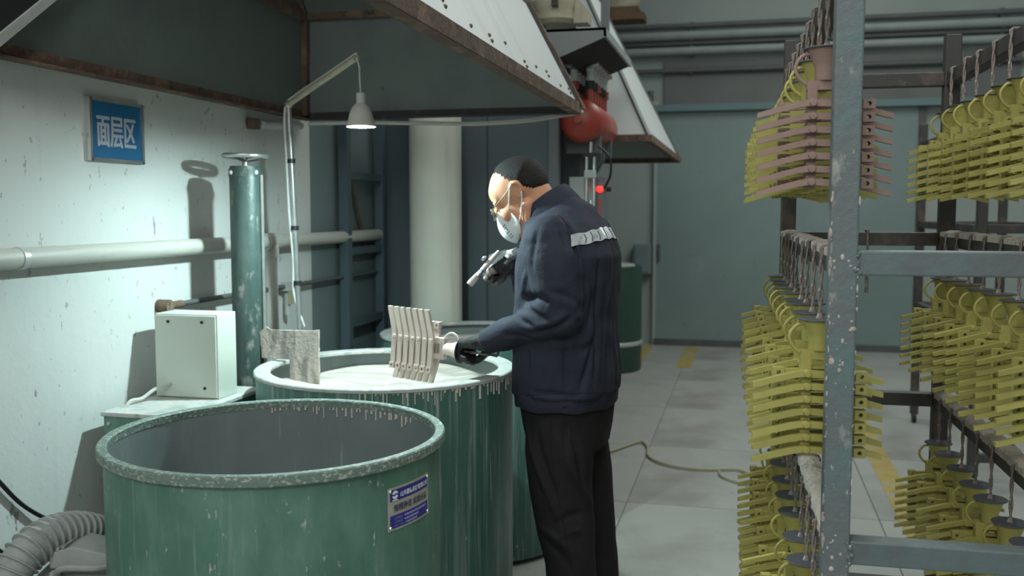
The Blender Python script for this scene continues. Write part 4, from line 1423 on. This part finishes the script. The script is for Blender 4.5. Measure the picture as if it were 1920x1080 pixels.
folds = [fold(J0, *a) for a in (
    (((962, 556), (985, 560), (1008, 560), (1030, 572)), .012, -.020), (((980, 575), (1000, 572), (1030, 590)), .010, .011),
    (((968, 590), (985, 605), (1010, 618)), .008, -.012), (((1060, 560), (1075, 580), (1078, 600)), .012, .007),
    (((985, 628), (1015, 622), (1050, 610), (1080, 585)), .009, -.013), (((1000, 612), (1030, 606), (1060, 590)), .009, .007),
    (((945, 626), (970, 632), (1000, 640)), .007, -.008), (((1030, 548), (1055, 552), (1080, 565)), .009, -.008),
    (((1052, 405), (1072, 440), (1085, 490), (1092, 560)), .011, -.016), (((1045, 418), (1056, 445), (1066, 470)), .009, -.009),
    (((1118, 450), (1122, 540), (1120, 640), (1112, 720)), .011, -.013), (((1138, 460), (1140, 560), (1134, 700)), .010, .008),
    (((1105, 520), (1112, 560), (1100, 620)), .009, -.008), (((1120, 620), (1100, 690), (1085, 735)), .010, -.013),
    (((1062, 640), (1060, 690), (1062, 735)), .008, -.010), (((1075, 650), (1095, 655), (1115, 640)), .012, -.009),
    (((1000, 735), (1040, 738), (1085, 742)), .007, -.008), (((1030, 640), (1050, 650), (1080, 640)), .011, .007),
    (((990, 470), (985, 520), (975, 555)), .010, .006), (((1010, 430), (1000, 470), (998, 510)), .010, -.006))]


def jacket_disp(p, n):
    d = .008 * noise.noise(p * 7.0) + .0035 * noise.noise(p * 19.0)
    q = p - ORG
    ang = math.atan2(q.dot(BL), q.dot(BF))
    low = max(0, min(1, (1.30 - p.z) / .25))
    d += .004 * low * math.sin(ang * 9 + 2.2 * noise.noise(Vector((ang * 1.5, p.z * 3, 0))))
    if p.z < .91:
        d *= .3
    return d


fd = apply_folds(np.array([tuple(p) for p in jk.v]), folds)
jk.v = [p + n * (jacket_disp(p, n) + (float(e) if p.z > .925 else 0)) for p, n, e in zip(jk.v, jk.n, fd)]
jacket = jk.build('jacket', 'jacket_navy', pers, 180, label='navy blue work jacket')
JT = BVHTree.FromPolygons([tuple(p) for p in jk.v], jk.f)


def on_jacket(ang, z, off=.002, r=.6):
    """point on the jacket surface at a body angle (0 = front, 90 = his left)"""
    d = BF * math.cos(ang) + BL * math.sin(ang)
    h = JT.ray_cast(bd(0, 0, z) + d * r, -d)
    if h[0] is None:
        return bd(0, 0, z) + d * .15
    return h[0] + h[1] * off


# waistband with button
rings = []
NB = 72
for z, o_ in ((.870, .142), (.870, .149), (.875, .1515), (.914, .1545), (.920, .152), (.920, .142)):
    k = o_ / .156
    rings.append([bd(o_ * math.copysign(abs(math.cos(2 * PI * i / NB)) ** .87, math.cos(2 * PI * i / NB)), (o_ + .048) * math.copysign(abs(math.sin(2 * PI * i / NB)) ** .87, math.sin(2 * PI * i / NB)), z + .0025 * math.sin(i * .7) + .004 * noise.noise(Vector((i * .25, z, 0)))) for i in range(NB)])
MB().loft(rings, caps=False).build('waistband', 'jacket_navy', jacket, 60)
ab = math.radians(112)
pb_ = bd(.154 * math.cos(ab), .202 * math.sin(ab), .896)
db = (BF * math.cos(ab) + BL * math.sin(ab))
MB().lathe([(.0075, -.002), (.0075, .003), (.005, .005), (0, .0055)], pb_, 14, axis=db).build('button', 'glove_black', jacket)
# seams: pocket slit, armhole, side seam
def seam(name, pts, w=.0022):
    MB().tube(pts, w, 6).build(name, 'jacket_seam', jacket)


def proj(px, py, off=.0):
    d = (at(px, py, D=1) - CAMP).normalized()
    h = JT.ray_cast(CAMP, d)
    return (h[0] + h[1] * off) if h[0] is not None else at(px, py, D=2.8)


seam('pocket_slit', [proj(992, 655), proj(993, 672), proj(995, 690)], .003)
seam('hem_seam', [proj(x, 741 + (x - 985) * -.04) for x in range(985, 1150, 8)], .0012)
seam('armhole_seam', [proj(x, y) for x, y in catmull([(1028, 392, 0), (1052, 405, 0), (1072, 432, 0), (1085, 475, 0), (1090, 520, 0)], 5) for x, y in [(x, y)]] if False else [proj(v.x, v.y) for v in catmull([(1030, 394, 0), (1052, 408, 0), (1070, 432, 0), (1083, 475, 0), (1088, 520, 0)], 4)], .0016)
# collar: stand-up fold around the neck
NC = 40
cr = []
CAX = (Vector((0, 0, .80)) + BF * .45).normalized()
for h, r_ in ((-.014, 1.0), (.028, .97), (.046, .96), (.050, 1.0), (.040, 1.08), (.006, 1.22), (-.010, 1.24), (-.010, 1.15)):
    rw = []
    for i in range(NC + 1):
        t_ = math.radians(24) + (2 * PI - math.radians(48)) * i / NC      # open at the front
        c, s_ = math.cos(t_), math.sin(t_)
        x_, l = .070 * r_ * c, .078 * r_ * s_
        rw.append(bd(.050 + x_, l, 1.455 - .64 * x_) + CAX * (h * (1.05 - .15 * c)))
    cr.append(rw)
mbc = MB()
vs = [p for r in cr for p in r]
n1 = NC + 1
fs = [(i * n1 + k, i * n1 + k + 1, ((i + 1) % len(cr)) * n1 + k + 1, ((i + 1) % len(cr)) * n1 + k) for i in range(len(cr)) for k in range(NC)]
fs += [tuple(i * n1 for i in range(len(cr))), tuple(i * n1 + NC for i in range(len(cr)))[::-1]]
mbc.add(vs, fs).build('collar', 'jacket_navy', jacket, 70)
# reflective band across the back
top, bot, topo, boto = [], [], [], []
NS = 30
for i in range(NS + 1):
    a_ = math.radians(111 + 128 * i / NS)
    z = 1.398 + .020 * math.sin(i / NS * PI) + .002 * math.sin(i * 1.3)
    p1, p0 = on_jacket(a_, z, .0012), on_jacket(a_, z - .033, .0012)
    top.append(p1)
    bot.append(p0)
    d = BF * math.cos(a_) + BL * math.sin(a_)
    topo.append(p1 + d * .0022)
    boto.append(p0 + d * .0022)
vs = top + bot + topo + boto
n1 = NS + 1
fs = []
for i in range(NS):
    fs += [(i, i + 1, n1 + i + 1, n1 + i), (2 * n1 + i, 3 * n1 + i, 3 * n1 + i + 1, 2 * n1 + i + 1), (i, 2 * n1 + i, 2 * n1 + i + 1, i + 1), (n1 + i, n1 + i + 1, 3 * n1 + i + 1, 3 * n1 + i)]
fs += [(0, n1, 3 * n1, 2 * n1), (NS, 2 * n1 + NS, 4 * n1 - 1, n1 + NS)]
band = MB().add(vs, fs).build('reflective_band', 'reflective', jacket, 60, label='silver reflective band across the back')
for i in (3, 5, 8, 12, 17, 22):
    MB().tube([topo[i].lerp(boto[i + 1], .1), topo[i].lerp(boto[i + 1], .55), topo[i + 1].lerp(boto[i], .9)], .0016, 6).build('crease', 'jacket_seam', band)
# cuff of the near sleeve
wd = (WRL - ELL).normalized()
cpos = ELL.lerp(WRL, .93)
MB().tube([cpos - wd * .012, cpos - wd * .01, cpos + wd * .03, cpos + wd * .032, cpos + wd * .02], [.038, .041, .039, .034, .030], 24).build('cuff', 'jacket_navy', jacket, 60)

# trousers -----------------------------------------------------------------
mb = MB()
mb.loft([ring(z, c, 0, a, b, 32) for z, c, a, b in ((.74, -.01, .118, .165), (.80, -.004, .130, .178), (.88, 0, .138, .185), (.96, 0, .130, .18))])
for s_ in (1, -1):
    pts = [(0.0, .088, .85, .098), (-.006, .094, .74, .104), (-.016, .097, .62, .098), (-.030, .099, .50, .090), (-.044, .10, .40, .080), (-.062, .101, .28, .074), (-.078, .101, .16, .073), (-.085, .101, .055, .074)]
    if s_ < 0:
        pts = [(f - .012 * (i > 1), l, z, r_ * .95) for i, (f, l, z, r_) in enumerate(pts)]
    mb.capsule([bd(f, s_ * l, z) for f, l, z, r_ in pts], [r_ for f, l, z, r_ in pts], 20)
tr_ = fuse(mb, .007, 4)
T0 = BVHTree.FromPolygons([tuple(p) for p in tr_.v], tr_.f)
tfolds = [fold(T0, *a) for a in (
    (((985, 790), (1000, 850), (1030, 930), (1050, 980)), .011, .010), (((1005, 800), (1020, 870), (1050, 950)), .010, -.010),
    (((1045, 820), (1075, 890), (1110, 950)), .012, .011), (((1068, 800), (1085, 860), (1095, 920)), .012, -.012),
    (((1120, 950), (1080, 965), (1035, 985)), .012, -.011), (((1115, 975), (1080, 995), (1050, 1005)), .010, .008),
    (((1010, 985), (1045, 1010), (1085, 1045)), .012, .010), (((1020, 1010), (1050, 1040), (1075, 1070)), .010, -.010),
    (((1060, 790), (1058, 830), (1062, 870)), .009, -.008))]


def trouser_disp(p, n):
    d = .006 * noise.noise(p * 6.0 + Vector((3, 1, 0))) + .003 * noise.noise(Vector((p.x * 14, p.y * 14, p.z * 7)))
    d += .005 * math.sin(p.z * 42 + 5 * noise.noise(p * 5)) * max(0, min(1, (.42 - p.z) / .2))
    return d


fd = apply_folds(np.array([tuple(p) for p in tr_.v]), tfolds)
tr_.v = [p + n * (trouser_disp(p, n) + float(e)) for p, n, e in zip(tr_.v, tr_.n, fd)]
tro = tr_.build('trousers', 'trousers_black', pers, 180, label='dusty black trousers')
TT = BVHTree.FromPolygons([tuple(p) for p in tr_.v], tr_.f)


def projt(px, py):
    d = (at(px, py, D=1) - CAMP).normalized()
    h = TT.ray_cast(CAMP, d)
    return h[0] if h[0] is not None else at(px, py, D=2.85)


MB().tube([projt(v.x, v.y) for v in catmull([(1032, 785, 0), (1034, 850, 0), (1044, 920, 0), (1060, 1000, 0), (1072, 1070, 0)], 5)], .0018, 6).build('side_seam', 'trousers_black', tro)
for s_ in (1, -1):
    a0 = LEGS[s_][2]
    fx = -.012 if s_ < 0 else 0
    rings = []
    for u, hw, hh in ((-.075, .030, .05), (-.05, .040, .075), (0, .045, .085), (.06, .048, .072), (.12, .050, .055), (.17, .044, .045), (.20, .028, .032)):
        rings.append([a0 + BF * (u + fx) + BL * (hw * math.cos(k * PI / 8)) + Vector((0, 0, -a0.z + max(0.002, hh * .5 + hh * .5 * math.sin(k * PI / 8)))) for k in range(16)])
    MB().loft(rings).build('shoe', 'shoe', pers, 50, label='dark work shoe')

# hair -----------------------------------------------------------------------
mb = MB()
U, Wn = 64, 40
vs, ok = [], []
for i in range(Wn + 1):
    ph = PI * i / Wn
    for k in range(U):
        t_ = 2 * PI * k / U
        x = -.004 + .1005 * math.sin(ph) * math.cos(t_)
        y = .0805 * math.sin(ph) * math.sin(t_)
        z = .043 + .090 * math.cos(ph)
        # hairline: bare forehead, above the ear, low on the nape
        HL = ((-.11, -.03), (-.08, -.026), (-.05, .002), (-.022, .030), (-.013, .050), (.007, .074), (.02, .104), (.032, .118), (.05, .124), (.12, .13))
        for (xa, la), (xb, lb_) in zip(HL, HL[1:]):
            if xa <= x <= xb:
                lim = la + (lb_ - la) * (x - xa) / (xb - xa)
                break
        lim += .006 * noise.noise(Vector((x * 60, y * 60, 0)))
        ok.append(z > lim)
        rr_ = 1 + .012 * noise.noise(Vector((x * 90, y * 90, z * 90)))
        edge = min(1, max(0, (z - lim) / .02))
        k_ = .962 + .045 * edge
        vs.append(hd(-.004 + (x + .004) * rr_ * k_, y * rr_ * k_, .043 + (z - .043) * rr_ * k_))
fs = []
for i in range(Wn):
    for k in range(U):
        k2 = (k + 1) % U
        q = (i * U + k, (i + 1) * U + k, (i + 1) * U + k2, i * U + k2)
        if sum(ok[j] for j in q) >= 2:
            fs.append(q)
hair = MB()
used = sorted({j for f in fs for j in f})
mp = {j: n for n, j in enumerate(used)}
hair.add([vs[j] for j in used], [tuple(mp[j] for j in f) for f in fs])
ho = hair.build('hair', 'hair', pers, 180, label='short dark receding hair')
sol = ho.modifiers.new('thickness', 'SOLIDIFY')
sol.thickness = .004
sol.offset = -1
for s_ in (1, -1):
    MB().tube([hd(.088, s_ * .014, .034), hd(.088, s_ * .032, .038), hd(.078, s_ * .050, .033)], [.0035, .004, .0025], 8).build('eyebrow', 'hair', pers)
    MB().tube([hd(.093, s_ * .020, .008), hd(.0945, s_ * .032, .005), hd(.088, s_ * .045, .007)], [.0012, .002, .0012], 6).build('eyelashes', 'hair', pers)

# mask ------------------------------------------------------------------------
# vertical-fold respirator: ridge in the mid plane, wings to the cheeks
prof = [  # z, ridge x, wing x, half width
    (.002, .100, .080, .022), (-.012, .110, .064, .044), (-.030, .121, .053, .058), (-.050, .127, .046, .064), (-.070, .127, .045, .064), (-.090, .119, .050, .056), (-.106, .104, .064, .038), (-.114, .092, .078, .016)]
vs = []
NM = 16
for z, rx, wx, hw in prof:
    for k in range(NM + 1):
        u = -1 + 2 * k / NM
        a_ = abs(u)
        x = rx - (rx - wx) * (a_ ** 1.1)
        y = hw * math.copysign(min(1, a_ ** .82), u)
        vs.append(hd(x, y, z + .010 * a_))
n1 = NM + 1
fs = [(i * n1 + k, i * n1 + k + 1, (i + 1) * n1 + k + 1, (i + 1) * n1 + k) for i in range(len(prof) - 1) for k in range(NM)]
mk = MB().add(vs, fs).build('face_mask', 'mask_white', pers, 50, label='white folding respirator mask')
sol = mk.modifiers.new('thickness', 'SOLIDIFY')
sol.thickness = .0025
sub = mk.modifiers.new('soft', 'SUBSURF')
sub.levels = sub.render_levels = 1


def on_mask(u, v):
    """u 0..1 ridge to left wing, v 0..1 top to bottom"""
    i = v * (len(prof) - 1)
    i0 = min(int(i), len(prof) - 2)
    w_ = i - i0
    z, rx, wx, hw = [prof[i0][j] * (1 - w_) + prof[i0 + 1][j] * w_ for j in range(4)]
    x = rx - (rx - wx) * (u ** 1.1)
    return hd(x + .0018, hw * u ** .82 + .0022, z + .010 * u)


for r_ in range(6):
    for c_ in range(2):
        u0, v0 = .30 + .10 * c_, .40 + .062 * r_
        q = [on_mask(u0, v0), on_mask(u0 + .08, v0), on_mask(u0 + .08, v0 + .036), on_mask(u0, v0 + .036)]
        MB().add(q, [(0, 1, 2, 3)]).build('mask_print', 'mask_print', mk, 0)
q = [on_mask(.62, .42), on_mask(.645, .42), on_mask(.645, .78), on_mask(.62, .78)]
MB().add(q, [(0, 1, 2, 3)]).build('mask_print', 'mask_print', mk, 0)
MB().tube([hd(.102, 0, .004), hd(.096, .014, .003), hd(.084, .026, .0)], .0022, 6).build('nose_clip', 'mask_white', mk)
for s_ in (1, -1):
    MB().tube(catmull([hd(.060, s_ * .054, -.016), hd(.040, s_ * .068, .008), hd(.018, s_ * .079, .036), hd(.0, s_ * .086, .052)], 5), .0022, 6).build('ear_loop', 'strap_white', mk)
    MB().tube(catmull([hd(.046, s_ * .062, -.062), hd(.024, s_ * .068, -.040), hd(-.002, s_ * .079, -.006), hd(-.012, s_ * .087, .012)], 5), .0022, 6).build('ear_loop', 'strap_white', mk)

# glasses ----------------------------------------------------------------------
gl = None
for s_ in (1, -1):
    pts = []
    for k in range(24):
        t_ = 2 * PI * k / 24
        pts.append(hd(.112 - .006 * abs(math.cos(t_)) - .004 * math.sin(t_), s_ * (.033 + .025 * math.copysign(abs(math.cos(t_)) ** .7, math.cos(t_))), .004 + .018 * math.copysign(abs(math.sin(t_)) ** .7, math.sin(t_))))
    fr = MB().tube(pts, .0016, 6, closed=True)
    if gl is None:
        gl = fr.build('glasses', 'glass_frame', pers, 60, label='thin metal-framed glasses')
    else:
        fr.build('lens_rim', 'glass_frame', gl, 60)
    c_ = hd(.106, s_ * .033, .004)
    MB().add(pts + [c_], [(k, (k + 1) % 24, 24) for k in range(24)]).build('lens', 'lens_glass', gl, 60)
    MB().tube([hd(.106, s_ * .058, .012), hd(.085, s_ * .072, .018), hd(.03, s_ * .082, .036), hd(-.006, s_ * .085, .050)], .0014, 6).build('temple_arm', 'glass_frame', gl)
MB().tube([hd(.112, .010, .008), hd(.118, 0, .012), hd(.112, -.010, .008)], .0014, 6).build('bridge', 'glass_frame', gl)


# hands ------------------------------------------------------------------------
def hand(wrist, fwd_, back_, side, m, name, label, curl=1.0):
    """gloved fist; fwd_ = wrist to knuckles, back_ = back of the hand, side = +1 thumb on +y"""
    x = fwd_.normalized()
    z = (back_ - x * back_.dot(x)).normalized()
    y = z.cross(x) * side
    h = lambda a, b, c: wrist + x * a + y * b + z * c
    R_ = Matrix((x, y, z)).transposed()
    mb = MB()
    mb.capsule([h(-.035, 0, 0), h(-.01, 0, 0), h(.02, 0, 0)], [.029, .029, .030], 14)
    mb.ellipsoid(h(.052, .002, .002), (.048, .043, .020), R_)
    mb.capsule([h(.03, .022, 0), h(.085, .030, .004)], [.020, .016], 10)
    mb.capsule([h(.03, -.022, 0), h(.080, -.030, .002)], [.020, .015], 10)
    for yi, ln, of in ((.031, .95, 0), (.0105, 1.05, .004), (-.0105, 1.0, .002), (-.031, .82, -.005)):
        r_ = .0105 if yi > -.02 else .0092
        p0 = h(.082 + of, yi, .004)
        p1 = h(.112 * 1 + .010 * ln + of - .012 * curl, yi * .96, -.012 - .008 * curl)
        p2 = h(.108 + of - .010 * curl, yi * .92, -.046 * ln)
        p3 = h(.078 + of, yi * .88, -.054 * ln)
        mb.capsule([p0, p1, p2, p3], [r_ * 1.15, r_ * 1.08, r_, r_ * .85], 10)
    mb.capsule([h(.022, .030, -.008), h(.050, .046, -.024), h(.078, .034, -.044), h(.092, .014, -.056)], [.016, .0135, .012, .0095], 10)
    return fuse(mb, .0032, 2, lambda p, n: .0012 * noise.noise(p * 60)).build(name, m, pers, 180, label=label), h


# near hand: grips the hook rod just behind the disc
GL, hL = hand(wrist_l, fwL, hbL, -1, 'glove_black', 'glove', 'black knitted glove gripping the hook', 1.0)
# far hand: holds the brush in front of the chest
fw2 = (-RV * .90 + FV * .18 - Vector((0, 0, .30))).normalized()
hb2 = (Vector((0, 0, .80)) - FV * .60 - RV * .15).normalized()
wrist_r = at(968, 482, D=3.03)
GR, hR = hand(wrist_r, fw2, hb2, 1, 'glove_slurry', 'glove', 'black glove smeared with slurry holding the brush', .9)

# brush ------------------------------------------------------------------------
b0, b1 = at(880, 534, D=2.985), at(931, 476, D=3.01)
dv = (b1 - b0)
Lb = dv.length
dv.normalize()
t = thing('paint_brush', 'slurry-covered small brush in the raised black glove', 'brush', b0)
sd = dv.cross(FV).normalized()
q = lambda s_, w_, k: b0 + dv * s_ + sd * w_ + FV * k
MB().loft([[q(s_, w_ * math.cos(k * PI / 6), .004 * math.sin(k * PI / 6)) for k in range(12)] for s_, w_ in ((0, .0105), (.012, .011), (.040, .0095))]).build('bristles', 'brush_pink', t, 50)
MB().tube([q(.036, 0, 0), q(.044, 0, 0), q(.046, 0, 0), q(.054, 0, 0), q(.056, 0, 0), q(.066, 0, 0)], [.0098, .0098, .0086, .0092, .0082, .0085], 14).build('ferrule', 'chrome', t, 30)
MB().tube([q(.066, 0, 0), q(.085, 0, 0), q(.12, 0, 0), q(Lb + .012, 0, 0)], [.008, .0088, .0075, .005], 12).build('handle', 'brush_pink', t, 50)
MB().ellipsoid(at(907, 484, D=3.0), (.010, .006, .006), RV.rotation_difference(dv).to_matrix() @ Matrix.Identity(3)).build('finger_glint', 'chrome', t, 60)  # chrome blob shaped to stand for the bright highlight at the fingertip
